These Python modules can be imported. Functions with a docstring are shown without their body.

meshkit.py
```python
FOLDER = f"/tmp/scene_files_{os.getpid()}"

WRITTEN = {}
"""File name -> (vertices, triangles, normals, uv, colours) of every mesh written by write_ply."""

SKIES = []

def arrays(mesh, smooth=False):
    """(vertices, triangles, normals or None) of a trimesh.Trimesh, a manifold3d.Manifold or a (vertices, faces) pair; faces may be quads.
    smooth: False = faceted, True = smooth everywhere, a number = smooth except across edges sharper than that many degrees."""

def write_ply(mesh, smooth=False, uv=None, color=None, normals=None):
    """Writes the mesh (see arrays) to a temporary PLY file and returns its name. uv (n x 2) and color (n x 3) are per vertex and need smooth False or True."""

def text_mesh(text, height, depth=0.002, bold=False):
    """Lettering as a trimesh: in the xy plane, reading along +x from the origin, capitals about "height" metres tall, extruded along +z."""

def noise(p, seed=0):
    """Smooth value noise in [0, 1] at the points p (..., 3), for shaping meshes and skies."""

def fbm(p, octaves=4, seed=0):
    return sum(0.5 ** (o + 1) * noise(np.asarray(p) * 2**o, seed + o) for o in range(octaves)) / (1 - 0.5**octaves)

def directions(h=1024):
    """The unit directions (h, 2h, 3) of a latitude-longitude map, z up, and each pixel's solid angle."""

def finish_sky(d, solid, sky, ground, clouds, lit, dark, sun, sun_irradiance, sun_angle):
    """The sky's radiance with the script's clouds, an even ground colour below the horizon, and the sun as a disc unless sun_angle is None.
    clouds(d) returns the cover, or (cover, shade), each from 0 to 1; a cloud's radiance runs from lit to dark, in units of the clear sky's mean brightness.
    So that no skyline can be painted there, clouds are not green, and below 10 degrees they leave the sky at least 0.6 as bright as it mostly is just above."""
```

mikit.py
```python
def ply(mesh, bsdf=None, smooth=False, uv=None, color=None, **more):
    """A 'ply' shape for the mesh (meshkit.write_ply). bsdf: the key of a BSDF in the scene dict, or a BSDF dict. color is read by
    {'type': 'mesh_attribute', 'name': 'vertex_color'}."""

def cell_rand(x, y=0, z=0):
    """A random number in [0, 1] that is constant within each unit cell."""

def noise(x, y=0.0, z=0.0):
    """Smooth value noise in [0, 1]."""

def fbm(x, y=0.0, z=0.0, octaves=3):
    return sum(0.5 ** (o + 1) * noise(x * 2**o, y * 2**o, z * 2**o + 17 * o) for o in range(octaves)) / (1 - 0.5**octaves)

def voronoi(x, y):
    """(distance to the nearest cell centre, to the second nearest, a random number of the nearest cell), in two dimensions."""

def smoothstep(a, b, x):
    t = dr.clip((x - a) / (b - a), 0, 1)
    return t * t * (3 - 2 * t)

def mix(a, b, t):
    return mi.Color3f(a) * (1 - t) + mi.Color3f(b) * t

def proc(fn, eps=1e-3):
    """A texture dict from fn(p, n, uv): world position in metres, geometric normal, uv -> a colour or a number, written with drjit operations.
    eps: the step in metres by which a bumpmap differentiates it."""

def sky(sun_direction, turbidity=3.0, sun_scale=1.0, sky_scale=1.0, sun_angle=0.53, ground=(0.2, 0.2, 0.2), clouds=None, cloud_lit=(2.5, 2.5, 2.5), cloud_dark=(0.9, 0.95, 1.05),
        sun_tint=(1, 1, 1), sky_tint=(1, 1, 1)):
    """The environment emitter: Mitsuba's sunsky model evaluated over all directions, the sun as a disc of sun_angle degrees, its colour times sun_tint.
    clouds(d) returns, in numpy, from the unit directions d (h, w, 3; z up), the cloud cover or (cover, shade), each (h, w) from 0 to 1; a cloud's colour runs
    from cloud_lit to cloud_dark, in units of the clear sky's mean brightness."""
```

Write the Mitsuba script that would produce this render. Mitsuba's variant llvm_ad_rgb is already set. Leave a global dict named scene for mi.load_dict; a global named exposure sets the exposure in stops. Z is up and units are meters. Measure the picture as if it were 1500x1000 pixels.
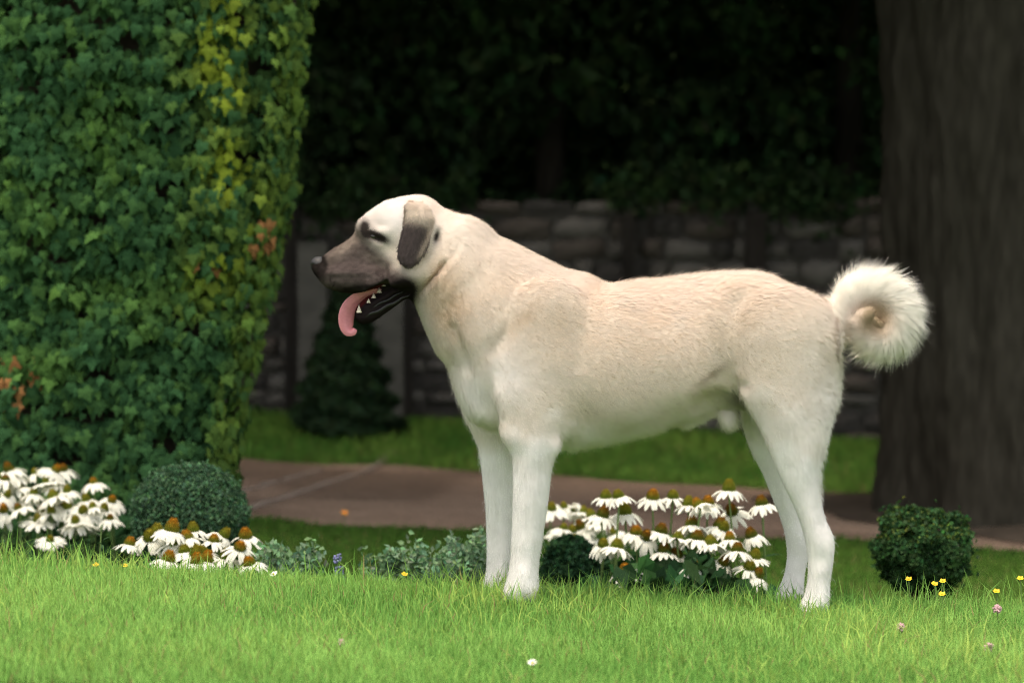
import math, random
import numpy as np, trimesh, mitsuba as mi, drjit as dr
import meshkit, mikit
from mikit import fbm, noise, voronoi, cell_rand, smoothstep, mix
T = mi.ScalarTransform4f

# ------------------------------------------------------------------ camera, sky, exposure
CAM_H, CAM_D, FOC = 0.81, 5.9, 3542.0            # eye height, distance to the dog, focal length in photo pixels (1500 wide)
pitch = math.atan(105.0 / FOC)
eye = [0.0, -CAM_D, CAM_H]
fwd = [0.0, math.cos(pitch), -math.sin(pitch)]
scene = {
    'camera': {'type': 'thinlens', 'fov': math.degrees(2 * math.atan(750.0 / FOC)), 'fov_axis': 'x',
               'aperture_radius': 0.0145, 'focus_distance': CAM_D - 0.05, 'near_clip': 0.05, 'far_clip': 500.0,
               'to_world': T().look_at(origin=eye, target=[eye[i] + fwd[i] for i in range(3)], up=[0, 0, 1])},
    'sky': mikit.sky([-0.22, -0.22, 0.95], turbidity=3, sun_scale=0.42, sun_angle=26, clouds=lambda d: 1.0,
                     ground=(0.10, 0.16, 0.06)),
}
exposure = 2.63
labels = {}

# ------------------------------------------------------------------ small helpers
def rng(seed): return np.random.default_rng(seed)

def number(name):
    if name not in scene and name not in labels: return name
    k = 1
    while f'{name}_{k:03d}' in scene or f'{name}_{k:03d}' in labels: k += 1
    return f'{name}_{k:03d}'

def thing(name, label, cat, group=None):
    key = number(name)
    labels[key] = {'label': label, 'category': cat}
    if group: labels[key]['group'] = group
    return key

_count = {}
def part(parent, name, shape, label=None, stuff=False):
    base = f'{parent}__{name}'
    k = _count.get(base, 0)
    key = base if k == 0 else f'{base}_{k:03d}'
    _count[base] = k + 1
    scene[key] = shape
    if label or stuff:
        labels[key] = {}
        if label: labels[key]['label'] = label
        if stuff: labels[key]['kind'] = 'stuff'
    return key

def structure(name, shape, label):
    scene[name] = shape
    labels[name] = {'label': label, 'kind': 'structure', 'category': name.replace('_', ' ')}

def tree_mesh(v, f, bsdf, normals=None, color=None):
    """a ply shape with given shading normals"""
    path = meshkit.write_ply((v, f), False, None, color, normals=normals)
    return {'type': 'ply', 'filename': path, 'face_normals': normals is None, 'bsdf': {'type': 'ref', 'id': bsdf}}

def unit(a): return a / (np.linalg.norm(a, axis=-1, keepdims=True) + 1e-12)

def scatter(tv, tf, pos, ax, ay, az, scale):
    """copies of the template (tv, tf) in the frames (ax, ay, az) at pos"""
    scale = np.asarray(scale, float)
    if scale.ndim == 1: scale = np.repeat(scale[:, None], 3, 1)
    V = pos[:, None] + (tv[None, :, 0, None] * (ax * scale[:, :1])[:, None] + tv[None, :, 1, None] * (ay * scale[:, 1:2])[:, None] + tv[None, :, 2, None] * (az * scale[:, 2:])[:, None])
    F = tf[None] + (np.arange(len(pos)) * len(tv))[:, None, None]
    return V.reshape(-1, 3), F.reshape(-1, 3)

def frames(out, down, R=None, jitter=0.0):
    """ay along 'down', az along 'out' (leaf normal)"""
    if R is not None and jitter > 0:
        out = unit(out + R.normal(0, jitter, out.shape)); down = unit(down + R.normal(0, jitter, down.shape))
    ax = unit(np.cross(down, out)); az = unit(np.cross(ax, down))
    return ax, unit(down), az

def tube(points, radii, sides=8):
    p = np.asarray(points, float); t = unit(np.gradient(p, axis=0))
    ref = np.array([0.123, 0.9, 0.2]) if abs(t[:, 1]).mean() < 0.8 else np.array([1, 0.1, 0.2])
    a = unit(np.cross(t, ref)); b = np.cross(t, a)
    ang = np.arange(sides) * 2 * np.pi / sides
    r = np.broadcast_to(np.asarray(radii, float), (len(p),))
    v = (p[:, None] + r[:, None, None] * (np.cos(ang)[None, :, None] * a[:, None] + np.sin(ang)[None, :, None] * b[:, None])).reshape(-1, 3)
    i, j = np.meshgrid(np.arange(len(p) - 1), np.arange(sides), indexing='ij')
    q = np.stack([i * sides + j, i * sides + (j + 1) % sides, (i + 1) * sides + (j + 1) % sides, (i + 1) * sides + j], -1).reshape(-1, 4)
    f = np.vstack([q[:, [0, 1, 2]], q[:, [0, 2, 3]]])
    n = len(v); v = np.vstack([v, p[:1], p[-1:]])
    c = [[n, (k + 1) % sides, k] for k in range(sides)] + [[n + 1, n - sides + k, n - sides + (k + 1) % sides] for k in range(sides)]
    return v, np.vstack([f, c])

def join(ms):
    vs, fs, o = [], [], 0
    for v, f in ms:
        vs.append(v); fs.append(np.asarray(f) + o); o += len(v)
    return np.vstack(vs), np.vstack(fs)

def at(px, py, y):
    """world point at depth y that the photograph shows near (px, py); used to survey where things stand"""
    d = y + CAM_D
    return np.array([(px - 750.0) / FOC * d, y, CAM_H - (py - 395.0) / FOC * d])

def sstep(a, b, x):
    t = np.clip((x - a) / (b - a), 0, 1); return t * t * (3 - 2 * t)

def ground_z(x, y):
    x = np.asarray(x, float); y = np.asarray(y, float)
    near = 1 - sstep(0.2, 2.0, y)
    xc = np.clip(x, -2.2, 2.2)
    z = -0.040 * np.clip(x, -6, 6) + near * (-0.004 * xc + 0.012 * xc * xc)
    z = z - 0.44 * sstep(-0.04, 1.35, y)
    z = z + 0.16 * sstep(8.6, 10.2, y) + 0.008 * (np.sin(3.1 * x + 1.0) * np.sin(2.7 * y)) * near
    return z

# ------------------------------------------------------------------ materials
def diffuse(color, rough=None):
    if rough is None: return {'type': 'twosided', 'b': {'type': 'diffuse', 'reflectance': color}}
    return {'type': 'twosided', 'b': {'type': 'principled', 'base_color': color, 'roughness': rough, 'specular': 0.4}}
def rgb(*c): return {'type': 'rgb', 'value': list(c)}
VC = {'type': 'mesh_attribute', 'name': 'vertex_color'}
scene['fur_mat'] = diffuse(VC)
scene['blade_mat'] = {'type': 'principledthin', 'base_color': VC, 'roughness': 0.45, 'spec_trans': 0.0, 'diff_trans': 0.75, 'eta': 1.35}
scene['leaf_mat'] = {'type': 'principledthin', 'base_color': VC, 'roughness': 0.34, 'spec_trans': 0.0, 'diff_trans': 0.5, 'eta': 1.5}
scene['dark_leaf_mat'] = diffuse(VC)
scene['petal_mat'] = {'type': 'principledthin', 'base_color': rgb(0.80, 0.80, 0.72), 'roughness': 0.6, 'spec_trans': 0.0, 'diff_trans': 0.6, 'eta': 1.3}
scene['stem_mat'] = diffuse(rgb(0.13, 0.20, 0.06), 0.6)
# ------------------------------------------------------------------ the dog: one implicit surface, in photo-scale units (600 per metre), then scaled
DS = FOC / CAM_D                                   # units per metre in the dog's plane
def un(pts, y):
    """outline points of a limb whose plane lies y units behind the dog's middle plane, at true size"""
    s = (CAM_D + y / DS) / CAM_D
    p = np.asarray(pts, float)
    return np.stack([750 + (p[:, 0] - 750) * s, 395 + (p[:, 1] - 395) * s], 1)

GH = 2.5
X0, Y0, Z0 = 448.0, -125.0, 276.0
NX, NY, NZ = int(925 / GH), int(250 / GH), int(645 / GH)
gx, gy, gz = X0 + GH * np.arange(NX), Y0 + GH * np.arange(NY), Z0 + GH * np.arange(NZ)
FAR = 70.0

def smin(a, b, k):
    h = np.clip(0.5 + 0.5 * (b - a) / k, 0, 1)
    return b * (1 - h) + a * h - k * h * (1 - h)

class Field:
    def __init__(self): self.f = np.full((NX, NY, NZ), FAR, np.float32)
    def box(self, lo, hi, m=62):
        i0 = max(0, int((lo[0] - m - X0) / GH)); i1 = min(NX, int((hi[0] + m - X0) / GH) + 2)
        j0 = max(0, int((lo[1] - m - Y0) / GH)); j1 = min(NY, int((hi[1] + m - Y0) / GH) + 2)
        k0 = max(0, int((lo[2] - m - Z0) / GH)); k1 = min(NZ, int((hi[2] + m - Z0) / GH) + 2)
        sl = (slice(i0, i1), slice(j0, j1), slice(k0, k1))
        return sl, gx[sl[0]][:, None, None].astype(np.float32), gy[sl[1]][None, :, None].astype(np.float32), gz[sl[2]][None, None, :].astype(np.float32)
    def cap(self, a, b, ra, rb, k=14, lat=1.0, cut=False):
        """tapered capsule a, b = (x, z, y); lat = half width sideways over half width in side view"""
        a = np.array([a[0], a[2] if len(a) > 2 else 0.0, a[1]], float); b = np.array([b[0], b[2] if len(b) > 2 else 0.0, b[1]], float)
        la, lb = lat if isinstance(lat, tuple) else (lat, lat)
        R = max(ra, rb) * max(1, la, lb)
        sl, x, y, z = self.box(np.minimum(a, b) - R, np.maximum(a, b) + R)
        d = b - a; dd = float(d @ d) + 1e-9
        t = np.clip(((x - a[0]) * d[0] + (y - a[1]) * d[1] + (z - a[2]) * d[2]) / dd, 0, 1)
        q = np.sqrt((x - a[0] - t * d[0]) ** 2 + ((y - a[1] - t * d[1]) / (la + (lb - la) * t)) ** 2 + (z - a[2] - t * d[2]) ** 2)
        s = q - (ra + (rb - ra) * t)
        self.put(sl, s, k, cut)
    def ell(self, c, r, k=14, rot=0.0, cut=False):
        """ellipsoid c = (x, z, y), r = (along, across, sideways), rot in degrees in side view"""
        R = max(r)
        sl, x, y, z = self.box(np.array([c[0], c[2], c[1]]) - R, np.array([c[0], c[2], c[1]]) + R)
        ca, sa = math.cos(math.radians(rot)), math.sin(math.radians(rot))
        u = ((x - c[0]) * ca + (z - c[1]) * sa) / r[0]; w = (-(x - c[0]) * sa + (z - c[1]) * ca) / r[1]; v = (y - c[2]) / r[2]
        q = np.sqrt(u * u + w * w + v * v)
        g = np.sqrt((u / r[0]) ** 2 + (w / r[1]) ** 2 + (v / r[2]) ** 2) + 1e-6
        s = np.clip(q * (q - 1) / g, -FAR, FAR)
        self.put(sl, s, k, cut)
    def put(self, sl, s, k, cut):
        if cut: self.f[sl] = -smin(-self.f[sl], s, k)
        else: self.f[sl] = smin(self.f[sl], s.astype(np.float32), k)
    def fit(self, poly, grow=0.0, deep=55.0, below=None):
        """moves the side-view outline onto the surveyed one"""
        P = poly_sd(poly)[:, None, :].astype(np.float32) - (grow(gx)[:, None, None] if callable(grow) else grow)
        s = self.f.min(1, keepdims=True)
        w = sstep(-deep, -8.0, P)
        if below is not None: w = w * sstep(below, below + (45 if below > 570 else 110), gz)[None, None, :]
        self.f += (w * np.clip(P - s, -40, 40)).astype(np.float32)

def poly_sd(poly):
    p = np.asarray(poly, float); q = np.roll(p, -1, 0)
    X, Z = np.meshgrid(gx, gz, indexing='ij')
    best = np.full(X.shape, 1e9); inside = np.zeros(X.shape, bool)
    for (ax_, az_), (bx_, bz_) in zip(p, q):
        dx, dz = bx_ - ax_, bz_ - az_
        t = np.clip(((X - ax_) * dx + (Z - az_) * dz) / (dx * dx + dz * dz + 1e-9), 0, 1)
        best = np.minimum(best, (X - ax_ - t * dx) ** 2 + (Z - az_ - t * dz) ** 2)
        if az_ != bz_:
            inside ^= ((az_ > Z) != (bz_ > Z)) & (X < dx * (Z - az_) / dz + ax_)
    d = np.sqrt(best)
    d = np.clip(np.where(inside, -d, d), -80, 80)
    from scipy.ndimage import gaussian_filter
    return gaussian_filter(d, 1.2)

def surface_nets(F):
    s = F < 0
    c = np.zeros(tuple(n - 1 for n in F.shape), np.int8)
    for a in (0, 1):
        for b in (0, 1):
            for d in (0, 1):
                c += s[a:F.shape[0] - 1 + a, b:F.shape[1] - 1 + b, d:F.shape[2] - 1 + d]
    act = (c > 0) & (c < 8)
    idx = np.full(c.shape, -1, np.int64); I = np.argwhere(act); idx[act] = np.arange(len(I))
    acc, cnt = np.zeros((len(I), 3)), np.zeros(len(I))
    corners = [(a, b, d) for a in (0, 1) for b in (0, 1) for d in (0, 1)]
    val = {o: F[I[:, 0] + o[0], I[:, 1] + o[1], I[:, 2] + o[2]].astype(float) for o in corners}
    for o in corners:
        for ax_ in range(3):
            if o[ax_] == 0:
                e = tuple(o[i] + (i == ax_) for i in range(3))
                m = (val[o] < 0) != (val[e] < 0)
                t = val[o] / np.where(m, val[o] - val[e], 1)
                pos = np.array(o, float)[None] + np.eye(3)[ax_][None] * t[:, None]
                acc[m] += pos[m]; cnt[m] += 1
    v = (I + acc / cnt[:, None])
    faces = []
    for ax_ in range(3):
        u, w = (ax_ + 1) % 3, (ax_ + 2) % 3
        lo, hi = [slice(None)] * 3, [slice(None)] * 3
        lo[ax_], hi[ax_] = slice(0, -1), slice(1, None)
        m = s[tuple(lo)] != s[tuple(hi)]
        E = np.argwhere(m)
        E = E[(E[:, u] > 0) & (E[:, w] > 0) & (E[:, u] < c.shape[u]) & (E[:, w] < c.shape[w])]
        flip = s[tuple(lo)][E[:, 0], E[:, 1], E[:, 2]]
        def cell(du, dw):
            q = E.copy(); q[:, u] -= du; q[:, w] -= dw
            return idx[q[:, 0], q[:, 1], q[:, 2]]
        q = np.stack([cell(1, 1), cell(0, 1), cell(0, 0), cell(1, 0)], 1)
        q[~flip] = q[~flip][:, ::-1]
        faces.append(q)
    q = np.vstack(faces)
    return v, np.vstack([q[:, [0, 1, 2]], q[:, [0, 2, 3]]])

NEAR, FARY = -72.0, 74.0
# --- trunk, neck and head
M = Field()
M.cap((632, 366), (673, 409), 64, 84, 10, 0.80)
M.cap((673, 409), (730, 468), 84, 108, 10, 0.76)
M.cap((730, 468), (805, 522), 108, 128, 10, 0.74)
M.cap((805, 522), (905, 531), 128, 118, 10, 0.74)
M.cap((905, 531), (985, 520), 118, 111, 10, 0.78)
M.cap((985, 520), (1050, 496), 111, 98, 10, 0.80)
M.cap((1050, 496), (1120, 490), 98, 94, 10, 0.86)
M.cap((1120, 490), (1160, 505), 94, 78, 10, 0.92)
M.cap((1160, 505), (1178, 540), 70, 52, 20, 1.1)
M.ell((605, 343, 0), (58, 50, 53), 12)
M.ell((562, 332, 0), (36, 30, 34), 14)
M.cap((556, 372), (483, 390), 38, 24, 14, 0.86)
for s_ in (-1, 1):
    M.ell((603, 388, 24 * s_), (36, 36, 28), 14)
    M.cap((484, 404, 13 * s_), (544, 404, 20 * s_), 16, 17, 8)
    M.ell((538, 334, 20 * s_), (15, 9, 12), 8, 20)
M.cap((600, 424), (532, 456), 17, 12, 7, 1.05)
M.ell((645, 420, 0), (30, 34, 40), 14)
main_poly = [(457,388),(460,383),(469,379.5),(487,366.5),(508,355),(521,344),(525.5,335),(525,329),(530,321),(547,307),(565,296),(586,290.5),(607,287),(622,287),(635,292),(651,304),(669,310),(690,314),(705,321),(721,333),(730,343),(750,352),(766,360),(792,373),(824,389),(840,394),(856,397),(868,401),(880,408),(891,412),(910,411.5),(934,407),(970,405),(1009,399.5),(1060,395),(1108,395),(1129,399.5),(1150,410),(1174,422),(1195,434),(1212,446),(1219,470),(1225,506),(1229,530),(1231,554),(1229,575),(1220,602),(1180,630),(1120,612),(1092,600),(1051,600),(1036,607),(1012,618),(979,626),(964,633),(937,640),(910,645),(880,651),(850,656),(824,660),(800,662),(770,652),(738,638),(708,628),(691,622),(680,610),(670,590),(661,565),(654,539),(638,517),(627,491),(617,465),(609,445),(604,438),(597,434),(582,445),(561,460),(543,470.5),(530,474),(520.5,466),(521,452),(527,441),(531,430),(516,428),(498,426),(479,420),(469,409.5),(459,398)]
M.fit(main_poly, lambda x: (-2.5 + 4.0 * (1 - sstep(600, 680, x))).astype(np.float32))
# mouth: open gap between lips and jaw on the outside, a narrow floor left in the middle
for s_ in (-1, 1):
    M.cap((580, 418, 28 * s_), (526, 441, 24 * s_), 6, 12, 3, 1.6, cut=True)
    M.cap((570, 416, 36 * s_), (548, 428, 34 * s_), 7.5, 8.5, 3, 2.0, cut=True)
    M.ell((550, 348, 41 * s_), (15, 3.5, 8), 6, 24, cut=True)
M.ell((641, 347, -50), (5, 12, 9), 4, 15, cut=True)
for s_ in (-1, 1):                                   # folds: behind the cheek, along the shoulder blade
    M.cap((652, 386, 60 * s_), (612, 434, 44 * s_), 4, 5, 7, 2.2, cut=True)
    M.cap((664, 478, 64 * s_), (684, 535, 62 * s_), 3, 3.5, 14, 1.5, cut=True)
    M.cap((852, 440, 96 * s_), (846, 530, 103 * s_), 5, 5, 18, 1.5, cut=True)
    for a_, b_ in (((655, 334), (657, 372)), ((664, 338), (663, 378)), ((673, 346), (669, 374))):   # skin folds behind the ear
        M.cap((*a_, 54 * s_), (*b_, 61 * s_), 2.0, 2.2, 5, 1.6, cut=True)
    M.cap((812, 424, 95 * s_), (722, 510, 94 * s_), 5, 5, 18, 1.5, cut=True)
for s_ in (-1, 1):                                   # arch of the flank, with the belly drawn up behind it
    M.ell((1046, 620, 84 * s_), (58, 58, 62), 7, cut=True)
M.ell((1066, 611, -6), (14, 18, 15), 8)
M.cap((1000, 616), (1044, 600), 10, 9, 10)
# shoulder blade, upper arm, ribs, haunch
for s_ in (-1, 1):
    M.cap((836, 446, 48 * s_), (752, 535, 46 * s_), 16, 44, 34, 0.68)
    M.cap((838, 470, 62 * s_), (795, 600, 62 * s_), 34, 42, 24, 0.6)
    M.ell((905, 520, 52 * s_), (70, 90, 42), 24)
    M.ell((1100, 430, 48 * s_), (44, 26, 28), 20)
# --- legs
def leg(caps, poly, y, toes, below, k=12):
    L = Field()
    for (a, b, ra, rb, lat) in caps:
        L.cap((*un([a], y)[0], y), (*un([b], y)[0], y), ra, rb, k, lat)
    if poly is not None: L.fit(un(poly, y), -1.5, 40.0, below)
    px_, py_, n = toes
    c = un([(px_, py_)], y)[0]
    for i in range(4):
        yy = y + (i - 1.5) * 11
        fx = 0 if i in (1, 2) else 6
        L.cap((c[0] + 14 + fx, c[1] - 4, y + (i - 1.5) * 8), (c[0] - 6 + fx, c[1] + 2, yy), 9, 8, 4)
    return L
near_fore = leg([((802,468),(780,575),60,54,(0.40,0.44)),((780,575),(783,655),54,37,(0.44,0.62)),((783,655),(778,720),37,30,(0.62,0.70)),((778,720),(770,805),30,24,(0.70,0.85)),((770,805),(766,845),24,24,(0.85,0.95)),((766,845),(762,872),25,20,1.15)],
    [(690,540),(705,590),(720,627),(735,648),(748,666),(749.5,690),(749.5,720),(748.5,768),(747,795),(746,822),(741,850),(734,868),(733,886),(786,888),(793,866),(790.5,846),(791,828),(795,804),(799.5,774),(804,744),(807,720),(810,690),(814.5,672),(821,655),(819,630),(826,600),(850,560),(800,500)], NEAR, (752, 876, 4), 600)
far_fore = leg([((712,560),(728,610),50,45,(0.45,0.52)),((728,610),(733,660),45,32,(0.52,0.64)),((733,660),(731,740),32,25,(0.64,0.74)),((731,740),(728,820),25,21,(0.74,0.88)),((728,820),(725,846),21,22,0.95),((725,846),(722,868),23,19,1.15)],
    [(672,600),(687,630),(699,654),(703.5,690),(706.5,720),(709.5,750),(711,795),(711,834),(706,852),(698,868),(697,882),(747,882),(752,850),(754,822),(757,795),(759,750),(762,700),(768,650),(770,600),(720,560)], FARY - 8, (713, 870, 4), 590)
near_hind = leg([((1150,500),(1150,590),80,62,(0.44,0.49)),((1150,590),(1168,680),62,37,(0.49,0.62)),((1168,680),(1190,745),37,23,(0.62,0.8)),((1190,745),(1206,788),22,20,0.8),((1206,788),(1203,845),20,18,0.85),((1203,845),(1195,884),20,20,1.15)],
    [(1040,520),(1072,562),(1090,575),(1105,596),(1111,620),(1120,650),(1132.5,679),(1146,709.5),(1163,743.5),(1173,770),(1180,798),(1183.5,821),(1183,850),(1178,874),(1168,892),(1168,904),(1214,906),(1219,882),(1219,855.6),(1224,825),(1226.6,798),(1224,784),(1214,764),(1207,740),(1204,713),(1204,689),(1209,669),(1215,635),(1222,602),(1228,575),(1231,550),(1226,505),(1210,455),(1130,430),(1060,470)], NEAR - 4, (1184, 894, 4), 540)
far_hind = leg([((1130,550),(1135,640),58,40,(0.52,0.64)),((1135,640),(1160,740),40,24,(0.64,0.8)),((1160,740),(1172,790),24,20,0.8),((1172,790),(1167,838),20,17,0.9),((1167,838),(1158,868),19,18,1.15)],
    [(1060,590),(1088,630),(1098.5,662),(1115.5,692.5),(1129,726.5),(1143,760.5),(1151,791),(1153,818),(1148,845),(1140,864),(1133,878),(1134,888),(1180,890),(1180,864),(1183,835),(1192,800),(1192,785),(1180,750),(1177,700),(1182,640),(1175,560),(1100,530)], FARY, (1149, 877, 4), 600)
from scipy.ndimage import gaussian_filter
for s_, L in ((-1, near_hind), (1, far_hind)):       # hollow before the Achilles tendon
    ya = (NEAR - 4) if s_ < 0 else FARY
    q = un([(1189, 690), (1205, 772)] if s_ < 0 else [(1172, 700), (1178, 770)], ya)
    for e in (-1, 1): L.cap((q[0][0], q[0][1], ya + e * 25), (q[1][0], q[1][1], ya + e * 17), 3.5, 2.5, 8, 1.5, cut=True)
q = un([(797, 745), (785, 832)], NEAR)
for e in (-1, 1): near_fore.cap((q[0][0], q[0][1], NEAR + e * 20), (q[1][0], q[1][1], NEAR + e * 18), 2.5, 2.5, 6, 1.3, cut=True)
q = un([(815, 652)], NEAR)[0]; near_fore.ell((q[0] - 4, q[1], NEAR - 6), (11, 12, 12), 10)
W = M
W.f = gaussian_filter(W.f, 0.8)
for L, k in ((near_fore, 10), (far_fore, 14), (near_hind, 13), (far_hind, 18)):
    W.f = smin(W.f, gaussian_filter(L.f, (1.2, 1.2, 2.6)), k)
W.cap((1046, 551, -86), (1080, 562, -92), 3, 3, 14, 1.6, cut=True)   # flank fold in front of the thigh
# --- tail: a spiral that comes towards the camera as it winds
tc = np.array([1277.0, 465.0])
tp = []
for t in np.linspace(0, 1, 15):
    ang = math.radians(192 - 400 * t)
    r = 36 - 25 * max(0, (t - 0.60) / 0.40) ** 1.1 if t > 0.05 else 44
    tp.append((tc[0] + r * math.cos(ang), tc[1] - r * math.sin(ang), 16 - 54 * t, 21 * (1 - 0.60 * max(0, (t - 0.5) / 0.5))))
W.cap((1185, 462, 8), (tp[0][0], tp[0][1], tp[0][2]), 26, 25, 16)
for a, b in zip(tp[:-1], tp[1:]):
    W.cap(a[:3], b[:3], a[3], b[3], 5)
W.ell((1278, 465, 0), (29, 29, 13), 14)
W.cap((1262, 460, -20), (1284, 473, -25), 7, 6, 6)
bv, bf = surface_nets(W.f)
bv = bv * GH + np.array([X0, Y0, Z0])
body = trimesh.Trimesh(bv, bf, process=False)
comp = trimesh.graph.connected_component_labels(body.face_adjacency, node_count=len(bf))
keep = comp == np.bincount(comp).argmax()
body = trimesh.Trimesh(bv, bf[keep], process=True)
v0 = np.array(body.vertices)
trimesh.smoothing.filter_taubin(body, lamb=0.5, nu=0.51, iterations=6)
dv = np.array(body.vertices) - v0; dl = np.linalg.norm(dv, axis=1, keepdims=True)
body.vertices = v0 + dv * np.minimum(1, 2.0 / np.maximum(dl, 1e-9))
def to_world(p):                                   # outline units -> metres
    p = np.asarray(p, float)
    return np.stack([(p[:, 0] - 750) / DS, p[:, 1] / DS, CAM_H - (p[:, 2] - 395) / DS], 1)

def gauss(x, z, cx, cz, sx, sz, rot=0.0):
    ca, sa = math.cos(math.radians(rot)), math.sin(math.radians(rot))
    u = ((x - cx) * ca + (z - cz) * sa) / sx; w = (-(x - cx) * sa + (z - cz) * ca) / sz
    return np.exp(-0.5 * (u * u + w * w))

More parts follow.
